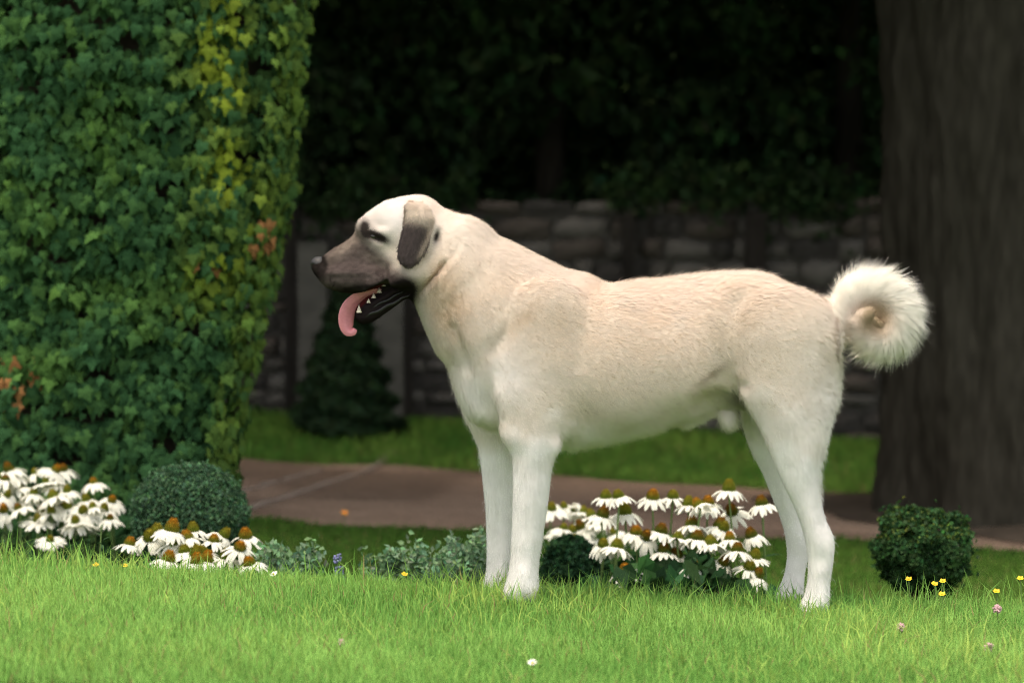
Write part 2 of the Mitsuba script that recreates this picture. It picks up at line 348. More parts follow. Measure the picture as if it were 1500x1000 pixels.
C_cream, C_fawn, C_white = np.array([0.765, 0.672, 0.59]), np.array([0.675, 0.52, 0.40]), np.array([0.83, 0.80, 0.80])
C_dark, C_mask, C_lip, C_tan = np.array([0.035, 0.028, 0.026]), np.array([0.070, 0.053, 0.051]), np.array([0.016, 0.013, 0.012]), np.array([0.36, 0.275, 0.18])
def coat(p):
    """albedo of the coat at the points p in outline units"""
    x, y, z = p[:, 0], p[:, 1], p[:, 2]
    n = meshkit.fbm(p / 26.0, 3, 5) - 0.5
    def lerp(c, d, w): return c + (np.asarray(d) - c) * np.clip(w, 0, 1)[:, None]
    c = np.tile(C_cream, (len(p), 1))
    zz = z + 90 * n
    white = np.maximum.reduce([sstep(575, 690, zz), 0.9 * gauss(x, z, 690, 570, 30, 55, -20), 0.8 * gauss(x, z, 735, 545, 34, 40), 0.8 * sstep(1110, 1210, x) * sstep(470, 620, zz),
                               sstep(560, 650, zz + 0.15 * (x - 900)) * 0.6, 0.8 * gauss(x, z, 590, 318, 40, 22), 0.7 * gauss(x, z, 620, 480, 12, 40, -20)])
    c = lerp(c, C_white, white)
    fawn = np.maximum.reduce([0.55 * gauss(x, z, 930, 470, 110, 60), 0.5 * gauss(x, z, 1090, 440, 70, 30), 0.75 * gauss(x, z, 657, 440, 26, 46, -10), 0.45 * gauss(x, z, 820, 480, 26, 40),
                              0.5 * gauss(x, z, 765, 462, 60, 12, -45), 0.35 * gauss(x, z, 720, 420, 60, 40), 0.55 * gauss(x, z, 870, 440, 20, 60), 0.4 * gauss(x, z, 640, 310, 26, 14)])
    c = lerp(c, C_fawn, 1.25 * fawn * (0.9 + 1.2 * n))
    c = lerp(c, np.array([0.42, 0.34, 0.25]), 0.42 * gauss(x, z, 1068, 468, 32, 24, -20) * (1 + n))
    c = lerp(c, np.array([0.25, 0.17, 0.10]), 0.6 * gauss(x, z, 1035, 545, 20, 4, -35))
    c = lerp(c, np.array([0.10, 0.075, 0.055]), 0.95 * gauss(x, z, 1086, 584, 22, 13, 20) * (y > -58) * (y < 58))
    sp = meshkit.fbm(p * np.array([0.5, 0.5, 0.22]), 2, 21)
    c = lerp(c, np.array([0.43, 0.30, 0.185]), (0.62 * gauss(x, z, 655, 446, 19, 40, -8) + 0.22 * gauss(x, z, 770, 440, 60, 50)) * sstep(0.30, 0.62, sp))
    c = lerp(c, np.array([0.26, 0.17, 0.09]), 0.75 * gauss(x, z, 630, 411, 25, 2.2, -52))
    # mask
    dl_ = (x - 529) * 0.687 - (z - 342) * 0.726 + 16 * n
    m = (1 - sstep(-14, 14, dl_)) * (x < 640) * (z < 480) * (1 - sstep(596, 612, x))
    c = lerp(c, C_mask, 0.97 * m)
    c = lerp(c, np.array([0.26, 0.21, 0.175]), 0.8 * np.maximum(gauss(x, z, 512, 356, 30, 7, -38), 0.55 * gauss(x, z, 560, 383, 20, 5, 25)) * (x < 600))
    lip = np.maximum.reduce([gauss(x, z, 545, 424, 40, 6.5, -4), gauss(x, z, 592, 424, 16, 15), gauss(x, z, 555, 452, 34, 17, -28)]) * (z < 480) * (x < 625)
    c = lerp(c, C_lip, 1.6 * lip)
    c = lerp(c, C_lip, 2.2 * gauss(x, z, 468, 390, 9, 13) * (x < 500))
    c = c * (1 + (1.0 * (meshkit.fbm(p / 4.5, 2, 8) - 0.5) * m)[:, None])
    eye_ = np.maximum.reduce([1.9 * gauss(x, z, 552, 346, 13.5, 4.6, 24), 1.7 * gauss(x, z, 536, 337, 5, 10, -8), 1.1 * gauss(x, z, 541, 345, 9, 7, 20), 0.4 * gauss(x, z, 532, 325, 8, 6)]) * (np.abs(y) > 8)
    c = lerp(c, C_dark, eye_)
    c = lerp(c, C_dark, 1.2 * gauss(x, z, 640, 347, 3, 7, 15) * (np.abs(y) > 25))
    # below the tooth line lies the black lower lip
    mouth_box = (z > 408) * (z < 475) * (x > 505) * (x < 606) * (np.abs(y) < 34)
    below = mouth_box * sstep(-3, 3, (x - 565) * 0.707 + (z - 413) * 0.707) * sstep(412, 424, z)
    above = mouth_box * (1 - sstep(-3, 3, (x - 565) * 0.707 + (z - 413) * 0.707)) * (np.abs(y) < 23) * gauss(x, z, 546, 430, 24, 13, -40)
    c = lerp(c, np.array([0.020, 0.015, 0.016]), below)
    c = lerp(c, np.array([0.075, 0.014, 0.015]), 2.5 * above)
    # tail: tan inside the curl, white outside
    r = np.hypot(x - 1277, z - 466)
    tail = sstep(1205, 1225, x) * (np.abs(z - 466) < 100)
    c = lerp(c, np.array([0.80, 0.77, 0.70]), tail * sstep(28, 45, r))
    c = lerp(c, C_tan, tail * (1 - sstep(17, 42, r + 8 * n)))
    return c * (1 + 0.16 * n)[:, None]

# --- skin mesh
dog = thing('dog', 'large cream dog with dark muzzle and curled white tail standing side on in grass', 'dog')
bn = np.array(body.vertex_normals)
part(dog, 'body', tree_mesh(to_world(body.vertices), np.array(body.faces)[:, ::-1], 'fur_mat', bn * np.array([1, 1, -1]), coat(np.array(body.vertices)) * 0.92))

# --- fur: short lying hairs, longer under the belly, on the neck and round the tail
def fur(n, seed, zone):
    R = rng(seed)
    tri = body.triangles; ar = body.area_faces.copy()
    cen, fn = body.triangles_center, body.face_normals
    ar = ar * np.where(fn[:, 1] < 0.35, 1.0, 0.22) * zone(cen)
    f = R.choice(len(ar), n, p=ar / ar.sum())
    u, v = R.random(n), R.random(n); sw = u + v > 1; u[sw], v[sw] = 1 - u[sw], 1 - v[sw]
    w = np.stack([1 - u - v, u, v], 1)
    p = (tri[f] * w[:, :, None]).sum(1)
    N = unit((bn[body.faces[f]] * w[:, :, None]).sum(1))
    return R, p, N

def strands(R, p, N, D, L, lift, width, bend, colors, nblend=1.0):
    """three-triangle ribbons; D is the lay of the coat"""
    D = unit(D - (D * N).sum(1, keepdims=True) * N + R.normal(0, 0.18, p.shape))
    d0 = unit(D + N * lift[:, None]); d1 = unit(D + N * (lift * 0.35)[:, None] + bend)
    S = unit(np.cross(d0, N)) * width[:, None]
    L = L[:, None]
    m = p + d0 * L * 0.5; t = m + d1 * L * 0.5
    p0 = p - N * 1.2
    V = np.stack([p0 - S, p0 + S, m - S * 0.8, m + S * 0.8, t], 1)
    F = np.array([[0, 1, 3], [0, 3, 2], [2, 3, 4]])[None] + 5 * np.arange(len(p))[:, None, None]
    nn = unit(N + R.normal(0, 0.06, p.shape) + (d0 - N) * (1 - nblend))
    nn = np.repeat(nn[:, None], 5, 1).reshape(-1, 3) * np.array([1, 1, -1])
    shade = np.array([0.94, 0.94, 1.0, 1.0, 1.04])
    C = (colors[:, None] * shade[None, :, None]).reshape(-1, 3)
    return to_world(V.reshape(-1, 3)), F.reshape(-1, 3), nn, np.clip(C, 0, 0.92)

def is_tail(c): return (c[:, 0] > 1216) & (np.hypot(c[:, 0] - 1277, c[:, 2] - 466) < 95)
def mouth_in(c): return (c[:, 0] < 598) & (c[:, 2] > 412) & (c[:, 2] < 464) & (c[:, 0] > 505)
def body_zone(c): return np.where(is_tail(c) | mouth_in(c) | (c[:, 0] < 483), 0.0, np.where(c[:, 0] < 640, 2.6, 1.0))
R, p, N = fur(280000, 11, body_zone)
x, y, z = p.T
leg_w = sstep(600, 690, z); head_w = 1 - sstep(600, 690, x + 0.5 * (z - 380)); neck_w = (1 - sstep(700, 860, x)) * (1 - head_w)
D = np.stack([1.0 - 0.9 * leg_w, 0 * x, 0.22 + 1.0 * leg_w + 0.75 * neck_w + 0.3 * sstep(1080, 1200, x)], 1)
swirl = meshkit.noise(p / 40.0, 3) - 0.5
D[:, 2] += 0.35 * swirl
L = 7.5 + 1.0 * neck_w - 2.2 * leg_w - 3.9 * head_w
belly = sstep(560, 650, z) * (x > 830) * (x < 1090) * sstep(-0.1, 0.7, N[:, 2])
rump = sstep(1170, 1215, x) * sstep(480, 560, z) * (1 - sstep(620, 760, z))
back = sstep(0.2, 0.8, -N[:, 2]) * (x > 680)
L = L + 8 * belly + 8 * rump + 1.5 * back
L = L * R.uniform(0.6, 1.25, len(p))
lift = 0.05 + 0.35 * belly + 0.25 * rump + 0.14 * back + 0.04 * neck_w
bend = np.stack([0 * x, 0 * x, 0.35 * belly + 0.1], 1)
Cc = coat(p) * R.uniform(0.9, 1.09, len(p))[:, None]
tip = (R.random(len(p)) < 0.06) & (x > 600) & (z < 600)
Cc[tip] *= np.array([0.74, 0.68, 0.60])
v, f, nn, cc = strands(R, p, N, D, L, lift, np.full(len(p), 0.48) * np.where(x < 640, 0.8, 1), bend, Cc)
part(dog, 'fur', tree_mesh(v, f, 'fur_mat', nn, cc), stuff=True)
# guard hairs that stand off along the outline
R, p, N = fur(26000, 13, lambda c: body_zone(c) * (0.15 + 1.0 * ((c[:, 2] > 560) & (c[:, 0] > 820) & (c[:, 0] < 1095) & (c[:, 2] < 670)) + 1.0 * ((c[:, 0] > 1185) & (c[:, 2] > 480) & (c[:, 2] < 720)) + 0.8 * ((c[:, 0] < 720) & (c[:, 2] > 430) & (c[:, 2] < 680)) + 0.8 * (body.face_normals[:, 2] < -0.5)))
x, y, z = p.T
D = np.stack([0.8 - 0.5 * sstep(560, 640, z) * (x < 800), 0 * x, 0.35 + 0.5 * sstep(450, 560, z)], 1)
hd = x < 650
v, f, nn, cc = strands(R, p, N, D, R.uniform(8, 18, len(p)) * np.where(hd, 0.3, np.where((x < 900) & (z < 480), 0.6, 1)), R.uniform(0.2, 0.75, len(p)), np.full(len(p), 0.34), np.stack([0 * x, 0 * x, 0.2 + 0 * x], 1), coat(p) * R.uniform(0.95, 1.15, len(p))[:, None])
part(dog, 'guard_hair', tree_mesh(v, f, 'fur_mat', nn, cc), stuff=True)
R, p, N = fur(42000, 12, lambda c: is_tail(c) * np.where(np.hypot(c[:, 0] - 1277, c[:, 2] - 466) > 30, 1.0, 0.35))
x, y, z = p.T
rad = unit(np.stack([x - 1277, 0 * x, z - 466], 1)); r = np.hypot(x - 1277, z - 466)
tang = np.stack([-rad[:, 2], 0 * x, rad[:, 0]], 1)
out_w = sstep(20, 46, r)
base_w = 1 - sstep(1222, 1245, x)
D = rad * (0.25 + 0.85 * out_w)[:, None] + tang * (0.95) + np.stack([0 * x, -0.2 + 0 * x, 0.1 + 0 * x], 1) + rad * 0.2
L = (6 + 15 * out_w * (1 - 0.6 * base_w)) * R.uniform(0.6, 1.2, len(p))
long_ = R.random(len(p)) < 0.2; L[long_] *= R.uniform(1.2, 2.0, long_.sum())
Cc = coat(p + rad * 6) * R.uniform(0.9, 1.1, len(p))[:, None]
v, f, nn, cc = strands(R, p, N, D, L, 0.2 + 0.4 * out_w, np.full(len(p), 0.5), np.stack([0 * x, 0 * x, 0.12 + 0 * x], 1) + rad * 0.15, Cc, 0.9)
part(dog, 'tail_fur', tree_mesh(v, f, 'fur_mat', nn, cc), 'long white plume fringing the curled tail', stuff=True)

# --- ears: folded hanging flaps
def ear_mesh(side):
    lf = np.array([(598,297),(595,305),(595,318),(593.5,332),(589.5,348),(586,362),(585.5,374),(588.5,383),(596,389)])
    rt = np.array([(622,299),(634,307),(639,320),(636,334),(632.5,347),(629,361),(623,373),(616,382),(607,389)])
    base = np.array([-43, -50, -55, -57.5, -58.5, -59, -59.5, -60, -60.0]) 
    th = np.array([7, 8, 7, 6, 5.5, 5, 4.6, 3.6, 1.2])
    m, n = 24, 28
    tt = np.linspace(0, 8, m)
    itp = lambda a: np.interp(tt, np.arange(9), a)
    V = []
    for i in range(m):
        l = np.array([itp(lf[:, 0])[i], itp(lf[:, 1])[i]]); r = np.array([itp(rt[:, 0])[i], itp(rt[:, 1])[i]])
        c, h = (l + r) / 2, (r - l) / 2
        for j in range(n):
            a = 2 * np.pi * j / n
            u = np.cos(a); o = np.sin(a)
            q = c + h * u
            bulge = -5.0 * (1 - u * u) * min(1, i / 5) - 2.0 * u * min(1, i / 6) - 2.2 * math.exp(-((u - 0.15) / 0.25) ** 2) * math.exp(-((i - 6) / 5.0) ** 2)
            V.append([q[0], itp(base)[i] + bulge + 0.5 * itp(th)[i] * o * (1 - 0.55 * u ** 4), q[1]])
    V = np.array(V); V[:, 1] *= -side
    F = []
    for i in range(m - 1):
        for j in range(n):
            a, b = i * n + j, i * n + (j + 1) % n
            F += [[a, b, b + n], [a, b + n, a + n]]
    F = np.array(F)
    for k in (0, m - 1):
        cidx = len(V); V = np.vstack([V, V[k * n:(k + 1) * n].mean(0)])
        F = np.vstack([F, [[cidx, k * n + j, k * n + (j + 1) % n] for j in range(n)]])
    em = trimesh.Trimesh(V, F, process=False); em.fix_normals()
    return em
for side in (-1, 1):
    em = ear_mesh(side)
    V = np.array(em.vertices)
    def ear_col(p):
        k = sstep(311, 336, p[:, 2] - 0.15 * (p[:, 0] - 605) + 6 * (meshkit.fbm(p / 9.0, 2, 3) - 0.5))[:, None]
        edge = gauss(p[:, 0], p[:, 2], 637, 335, 6, 10)[:, None] * 0.7
        c = np.array([0.64, 0.54, 0.45]) * (1 - k) + np.array([0.075, 0.060, 0.061]) * k
        c = c * (1 - edge) + np.array([0.4, 0.32, 0.25]) * edge
        d = (p[:, 0] - 641) * 0.910 + (p[:, 2] - 325) * 0.414                # pale rim along the back edge
        rim = (0.65 * np.exp(-((d + 1.5) / 3.5) ** 2) * sstep(318, 332, p[:, 2]) * (1 - sstep(366, 384, p[:, 2])))[:, None]
        c = c * (1 - rim) + np.array([0.55, 0.44, 0.37]) * rim
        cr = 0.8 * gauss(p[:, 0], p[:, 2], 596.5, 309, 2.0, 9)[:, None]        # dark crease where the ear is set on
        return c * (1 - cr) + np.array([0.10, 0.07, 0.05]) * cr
    nrm = np.array(em.vertex_normals)
    ek = part(dog, 'ear', tree_mesh(to_world(V), np.array(em.faces)[:, ::-1], 'fur_mat', nrm * np.array([1, 1, -1]), ear_col(V) * 0.95), 'hanging ear, greyish dark brown below a fawn fold' if side < 0 else None)
    if side < 0:
        R = rng(5); f = R.choice(len(em.faces), 7000, p=em.area_faces / em.area_faces.sum())
        w = R.dirichlet([1, 1, 1], 7000); p = (em.triangles[f] * w[:, :, None]).sum(1); N = em.face_normals[f]
        D = np.stack([-0.1 + 0 * p[:, 0], 0 * p[:, 0], 1 + 0 * p[:, 0]], 1)
        v, f, nn, cc = strands(R, p, N, D, R.uniform(4, 8, 7000), np.full(7000, 0.16), np.full(7000, 0.6), np.zeros((7000, 3)), ear_col(p) * R.uniform(0.75, 1.25, 7000)[:, None])
        part(ek, 'fur', tree_mesh(v, f, 'fur_mat', nn, cc), stuff=True)
# --- nose, eyes, tongue, teeth
scene['nose_mat'] = {'type': 'principled', 'base_color': rgb(0.014, 0.013, 0.015), 'roughness': 0.55, 'specular': 0.5}
scene['eye_mat'] = {'type': 'principled', 'base_color': rgb(0.012, 0.008, 0.006), 'roughness': 0.06, 'specular': 0.7}
scene['tongue_mat'] = {'type': 'principled', 'base_color': mikit.proc(lambda p, n, uv: mix((0.58, 0.235, 0.27), (0.47, 0.16, 0.19), fbm(p.x * 260, p.y * 260, p.z * 260))), 'roughness': 0.3, 'specular': 0.5}
scene['tooth_mat'] = {'type': 'principled', 'base_color': rgb(0.72, 0.66, 0.52), 'roughness': 0.3, 'specular': 0.5}
def blob(c, r, rot=0, sub=3, bump=0.0, seed=0):
    s = trimesh.creation.icosphere(subdivisions=sub)
    d = np.array(s.vertices); v = d * np.array([r[0], r[2], r[1]])
    if bump: v *= (1 + bump * (meshkit.fbm(d * 2.5, 2, seed) - 0.5))[:, None]
    ca, sa = math.cos(math.radians(rot)), math.sin(math.radians(rot))
    v = np.stack([v[:, 0] * ca - v[:, 2] * sa, v[:, 1], v[:, 0] * sa + v[:, 2] * ca], 1)
    return v + np.array([c[0], c[2], c[1]]), np.array(s.faces)
nv, nf = blob((468.5, 388.5, 0), (14, 13, 14), 25, 4)
for s_ in (-1, 1):                                   # nostrils pressed in
    q = (nv - np.array([458, 9 * s_, 391])) / np.array([6, 4.5, 4])
    nv += np.array([5, -2 * s_, 0]) * np.exp(-(q ** 2).sum(1))[:, None]
part(dog, 'nose', mikit.ply(trimesh.Trimesh(to_world(nv), nf[:, ::-1], process=False), 'nose_mat', smooth=True), 'black leather nose')
for s_ in (-1, 1):
    v, f = blob((549, 347.0, 31.5 * s_), (6, 5, 4.6), 20)
    part(dog, 'eye', mikit.ply(trimesh.Trimesh(to_world(v), f[:, ::-1], process=False), 'eye_mat', smooth=True))
# wet black rims of the lower lip
for pts_, r_ in (([(603, 430, -17), (589, 437, -19.5), (572, 446, -19.5), (552, 456, -18), (536, 463, -14.5), (526, 463, -9)], 2.6), ([(594, 424, -17), (580, 433, -19), (560, 443, -18.5), (543, 452, -16), (531, 457, -12)], 2.0)):
    q = np.array(pts_, float); t_ = np.linspace(0, len(q) - 1, 24)
    q = np.stack([np.interp(t_, np.arange(len(q)), q[:, i]) for i in (0, 2, 1)], 1); q[:, 2] += 0.8 * np.sin(t_ * 5)
    v, f = tube(q, r_ * np.sin(np.linspace(0.35, 2.8, 24)), 8)
    part(dog, 'lip', mikit.ply((to_world(v), f[:, ::-1]), 'nose_mat', smooth=True))
R = rng(17); wh = []
for i in range(16):                                  # whiskers
    a0 = np.array([R.uniform(480, 520), -24 + R.normal(0, 1), R.uniform(396, 416)]); d_ = unit(np.array([R.normal(-0.2, 0.5), -0.55, R.uniform(0.2, 0.9)]))
    l_ = R.uniform(14, 30); wh.append(tube(np.array([a0, a0 + d_ * l_ * 0.5, a0 + d_ * l_ + np.array([0, 0, 0.15 * l_])]), [0.28, 0.22, 0.08], 4))
v, f = join(wh); part(dog, 'whiskers', mikit.ply((to_world(v), f), 'nose_mat', smooth=True), stuff=True)
# tongue: a strip that leaves the mouth, hangs over the lip and curls at the tip
tl = [(562, 428, 9), (548, 429, 11), (534, 433, 13), (522, 441, 14.5), (514, 451, 15), (510, 462, 15), (509.5, 472, 14), (510.5, 480.5, 12), (513.5, 485.5, 9.5), (517.5, 485, 7), (520, 480.5, 4)]
TV = []
for i, (cx, cz, hw) in enumerate(tl):
    a = tl[max(0, i - 1)]; b = tl[min(len(tl) - 1, i + 1)]
    dx, dz = b[0] - a[0], b[1] - a[1]; l = math.hypot(dx, dz); nx, nz = dz / l, -dx / l      # nx, nz: up and forward out of the tongue's back
    turn = 0.15 + 0.75 * min(1, i / 4)                                                        # the free end turns its back towards the viewer's side
    ca, sa = math.cos(turn), math.sin(turn)
    wv = np.array([-nx * sa, -ca, -nz * sa]) * -1.0; uv_ = np.array([nx * ca, -sa, nz * ca])
    for j in range(17):
        ang = 2 * np.pi * j / 17
        u, o = math.cos(ang), math.sin(ang)
        q = np.array([cx, -7.0 - 5 * min(1, i / 4), cz]) + wv * hw * u + uv_ * (3.0 * o * (1 - 0.5 * u * u) - 3.5 * u * u - 1.4 * math.exp(-(u / 0.16) ** 2) * (o > 0))
        TV.append(q)
TV = np.array(TV); TF = []
for i in range(len(tl) - 1):
    for j in range(17):
        a, b = i * 17 + j, i * 17 + (j + 1) % 17
        TF += [[a, b, b + 17], [a, b + 17, a + 17]]
for k in (0, len(tl) - 1):
    ci = len(TV); TV = np.vstack([TV, TV[k * 17:(k + 1) * 17].mean(0)])
    TF += [[ci, k * 17 + j, k * 17 + (j + 1) % 17] for j in range(17)]
tm = trimesh.Trimesh(to_world(TV), np.array(TF), process=False); tm.fix_normals()
tm = tm.subdivide_loop(1)
part(dog, 'tongue', mikit.ply(tm, 'tongue_mat', smooth=True), 'pink tongue lolling out of the open mouth')
for (tx, tz, h, w) in [(527, 452, 12, 4.2), (541, 440, 7, 3.2), (548.5, 432.5, 8.5, 3.6), (556.5, 424.5, 9, 3.8), (563, 416.5, 6, 3.6)]:
    prof = np.array([(-1, 0), (-1.05, 0.35), (-0.8, 0.65), (-0.3, 0.95), (0, 1.0), (0.3, 0.95), (0.8, 0.65), (1.05, 0.35), (1, 0)])
    c = trimesh.creation.cone(radius=w, height=h, sections=10)
    cv = np.array(c.vertices); cv = np.stack([cv[:, 0] + tx, cv[:, 1] - 18.0, tz + h * 0.45 - cv[:, 2]], 1)
    part(dog, 'tooth', mikit.ply(trimesh.Trimesh(to_world(cv), c.faces, process=False), 'tooth_mat', smooth=50))
# ------------------------------------------------------------------ the setting: ground, path, soil
def sheet(xs, ys, lift=0.0, keep=None):
    gx_, gy_ = np.meshgrid(xs, ys, indexing='ij')
    V = np.stack([gx_.ravel(), gy_.ravel(), ground_z(gx_, gy_).ravel() + lift], 1)
    m, n = len(xs), len(ys)
    i, j = np.meshgrid(np.arange(m - 1), np.arange(n - 1), indexing='ij')
    q = np.stack([i * n + j, (i + 1) * n + j, (i + 1) * n + j + 1, i * n + j + 1], -1).reshape(-1, 4)
    return V, np.vstack([q[:, [0, 1, 2]], q[:, [0, 2, 3]]])
scene['lawn_mat'] = diffuse(mikit.proc(lambda p, n, uv: mix((0.045, 0.085, 0.02), (0.075, 0.11, 0.03), fbm(p.x * 9, p.y * 9, 0.0, 4)) * (0.7 + 0.6 * noise(p.x * 60, p.y * 60))))
xs = np.unique(np.concatenate([np.linspace(-60, -4, 15), np.linspace(-4, 5, 91), np.linspace(5, 60, 15)]))
ys = np.unique(np.concatenate([np.linspace(-40, -3, 10), np.linspace(-3, 3, 101), np.linspace(3, 14, 56), np.linspace(14, 90, 12)]))
structure('lawn', mikit.ply(sheet(xs, ys), 'lawn_mat', smooth=True), 'green lawn ground falling away behind the dog')
scene['path_mat'] = diffuse(mikit.proc(lambda p, n, uv: mix((0.19, 0.132, 0.10), (0.30, 0.218, 0.168), fbm(p.x * 5, p.y * 9, 0.0, 4)) * (0.75 + 0.5 * noise(p.x * 90, p.y * 90)) * (0.8 + 0.4 * smoothstep(0.35, 0.65, noise(p.x * 1.3 + 4, p.y * 1.7)))))
def band(near_fn, far_fn, xs, n, lift):
    V, F = [], []
    for x in xs:
        a, b = near_fn(x), far_fn(x)
        for k in range(n): 
            yy = a + (b - a) * k / (n - 1)
            V.append([x, yy, float(ground_z(x, yy)) + lift])
    for i in range(len(xs) - 1):
        for k in range(n - 1):
            a = i * n + k
            F += [[a, a + n, a + n + 1], [a, a + n + 1, a + 1]]
    return np.array(V), np.array(F)
path_near = lambda x: 5.62 + 0.13 * math.sin(1.1 * x) + 0.09 * math.sin(4.3 * x + 1) + 0.05 * math.sin(9.1 * x) + 0.10 * max(0, -x) 
path_far = lambda x: 8.75 - 0.14 * x + 0.07 * math.sin(2.0 * x + 2) + 0.04 * math.sin(6.3 * x)
structure('path', mikit.ply(band(path_near, path_far, np.linspace(-5, 6.5, 116), 12, 0.006), 'path_mat', smooth=True), 'reddish brown earth path crossing behind the lawn')
scene['soil_mat'] = diffuse(mikit.proc(lambda p, n, uv: mix((0.055, 0.045, 0.035), (0.12, 0.095, 0.075), fbm(p.x * 8, p.y * 8, 0.0, 4))))
def soil_patch():
    V, F = [[2.95, 7.3, float(ground_z(2.95, 7.3)) + 0.10]], []
    for ring in range(1, 6):
        for k in range(40):
            a = 2 * math.pi * k / 40; r = ring / 5 * (1.25 + 0.16 * math.sin(3 * a) + 0.1 * math.sin(7 * a + 1))
            x, y = 2.95 + 1.15 * r * math.cos(a), 7.3 + r * math.sin(a)
            V.append([x, y, float(ground_z(x, y)) + 0.012 + 0.10 * (1 - (ring / 5) ** 2)])
    for k in range(40): F.append([0, 1 + k, 1 + (k + 1) % 40])
    for ring in range(4):
        for k in range(40):
            a, b = 1 + ring * 40 + k, 1 + ring * 40 + (k + 1) % 40
            F += [[a, a + 40, b + 40], [a, b + 40, b]]
    return np.array(V), np.array(F)
structure('soil', mikit.ply(soil_patch(), 'soil_mat', smooth=True), 'bare brown soil round the foot of the big tree')
# pale edging boards lying across the path
scene['edging_mat'] = diffuse(mikit.proc(lambda p, n, uv: mix((0.15, 0.115, 0.095), (0.23, 0.185, 0.155), fbm(p.x * 14, p.y * 14, p.z * 14))), 0.8)
def edging(px0, y0, px1, y1, w, name, label):
    n = 24; V = []
    a, b = at(px0, 0, y0)[:1], at(px1, 0, y1)[:1]
    A, B = np.array([a[0], y0]), np.array([b[0], y1])
    d = (B - A) / np.linalg.norm(B - A); s_ = np.array([-d[1], d[0]]) * w / 2
    R = rng(int(px0))
    for i in range(n):
        c = A + (B - A) * i / (n - 1) + R.normal(0, 0.006, 2)
        z = float(ground_z(*c))
        for sx, zz in ((-1, -0.02), (-0.9, 0.012), (0.9, 0.014), (1, -0.02)):
            q = c + s_ * sx; V.append([q[0], q[1], z + zz + R.normal(0, 0.003)])
    F = []
    for i in range(n - 1):
        for k in range(4):
            p0, p1 = i * 4 + k, i * 4 + (k + 1) % 4
            F += [[p0, p1, p1 + 4], [p0, p1 + 4, p0 + 4]]
    F += [[0, 1, 2], [0, 2, 3], [4 * n - 4, 4 * n - 2, 4 * n - 3], [4 * n - 4, 4 * n - 1, 4 * n - 2]]
    k = thing(name, label, 'edging')
    scene[k] = mikit.ply((np.array(V), np.array(F)), 'edging_mat', smooth=35)
edging(366, 6.15, 576, 9.35, 0.055, 'path_edging', 'long pale strip of edging crossing the brown path beside the ivy')
edging(352, 7.0, 470, 8.55, 0.05, 'path_edging', 'shorter pale strip of edging on the path, nearer the ivy pillar')

# ------------------------------------------------------------------ stone wall
WY = 11.0                                          # depth of its face
def wall_y(x): return WY - 0.10 * x
scene['mortar_mat'] = diffuse(rgb(0.085, 0.08, 0.072))
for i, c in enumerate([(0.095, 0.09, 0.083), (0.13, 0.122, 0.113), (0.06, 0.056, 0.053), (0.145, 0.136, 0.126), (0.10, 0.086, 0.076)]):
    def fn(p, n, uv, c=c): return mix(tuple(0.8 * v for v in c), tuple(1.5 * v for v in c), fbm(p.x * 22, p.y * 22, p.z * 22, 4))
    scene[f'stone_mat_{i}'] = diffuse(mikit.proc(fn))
wall = thing('stone_wall', 'old grey rubble stone wall in deep shade behind the dog', 'wall')
wx0, wx1, wtop = -3.6, 4.6, 1.24
wall_base = lambda x: float(ground_z(x, wall_y(x)))
V = []
for x in np.linspace(wx0, wx1, 40):
    for yy, zz in ((0.03, wall_base(x) - 0.2), (0.03, wtop), (0.45, wtop), (0.45, wall_base(x) - 0.2)):
        V.append([x, wall_y(x) + yy, zz])
F = []
for i in range(39):
    for k in range(4):
        a, b = i * 4 + k, i * 4 + (k + 1) % 4
        F += [[a, a + 4, b + 4], [a, b + 4, b]]
F += [[0, 1, 2], [0, 2, 3], [156, 158, 157], [156, 159, 158]]
part(wall, 'core', mikit.ply((np.array(V), np.array(F)), 'mortar_mat'))
def rock(w, h, d, seed):
    R = rng(seed)
    nx_, nz_ = 5, 4
    V = []; F = []
    for i in range(nx_):
        for k in range(nz_):
            u, t = i / (nx_ - 1) * 2 - 1, k / (nz_ - 1) * 2 - 1
            e = (1 - abs(u) ** 5) * (1 - abs(t) ** 5)
            V.append([0.5 * w * u * (1 - 0.10 * abs(t) ** 3) + R.normal(0, 0.006), -d * (0.25 + 0.75 * e ** 0.6) + R.normal(0, 0.005), 0.5 * h * t * (1 - 0.10 * abs(u) ** 3) + R.normal(0, 0.005)])
    for i in range(nx_ - 1):
        for k in range(nz_ - 1):
            a = i * nz_ + k
            F += [[a, a + nz_, a + nz_ + 1], [a, a + nz_ + 1, a + 1]]
    ring = [i * nz_ for i in range(nx_)] + [(nx_ - 1) * nz_ + k for k in range(1, nz_)] + [i * nz_ + nz_ - 1 for i in range(nx_ - 2, -1, -1)] + [k for k in range(nz_ - 2, 0, -1)]
    m = len(V)
    for r_ in ring: V.append([V[r_][0], 0.03, V[r_][2]])
    for i in range(len(ring)):
        a, b = ring[i], ring[(i + 1) % len(ring)]; c, d_ = m + i, m + (i + 1) % len(ring)
        F += [[a, c, d_], [a, d_, b]]
    return np.array(V), np.array(F)
R = rng(41); slots = []
zrow = -0.75
while zrow < wtop - 0.02:
    h = R.uniform(0.075, 0.19); x = wx0 + R.uniform(0, 0.1)
    while x < wx1:
        w = R.uniform(0.10, 0.42)
        slots.append((x + w / 2, zrow + h / 2, w - 0.016, h - 0.016)); x += w
    zrow += h
slots = [s_ for s_ in slots if s_[1] > wall_base(s_[0]) - 0.05]
def seen(s_):                                      # stones that the ivy, the dog and the tree leave in view
    d = CAM_D + wall_y(s_[0]); px = 750 + s_[0] / d * FOC
    return 330 < px < 1330
slots.sort(key=lambda s_: (not seen(s_), -s_[2] * s_[3]))
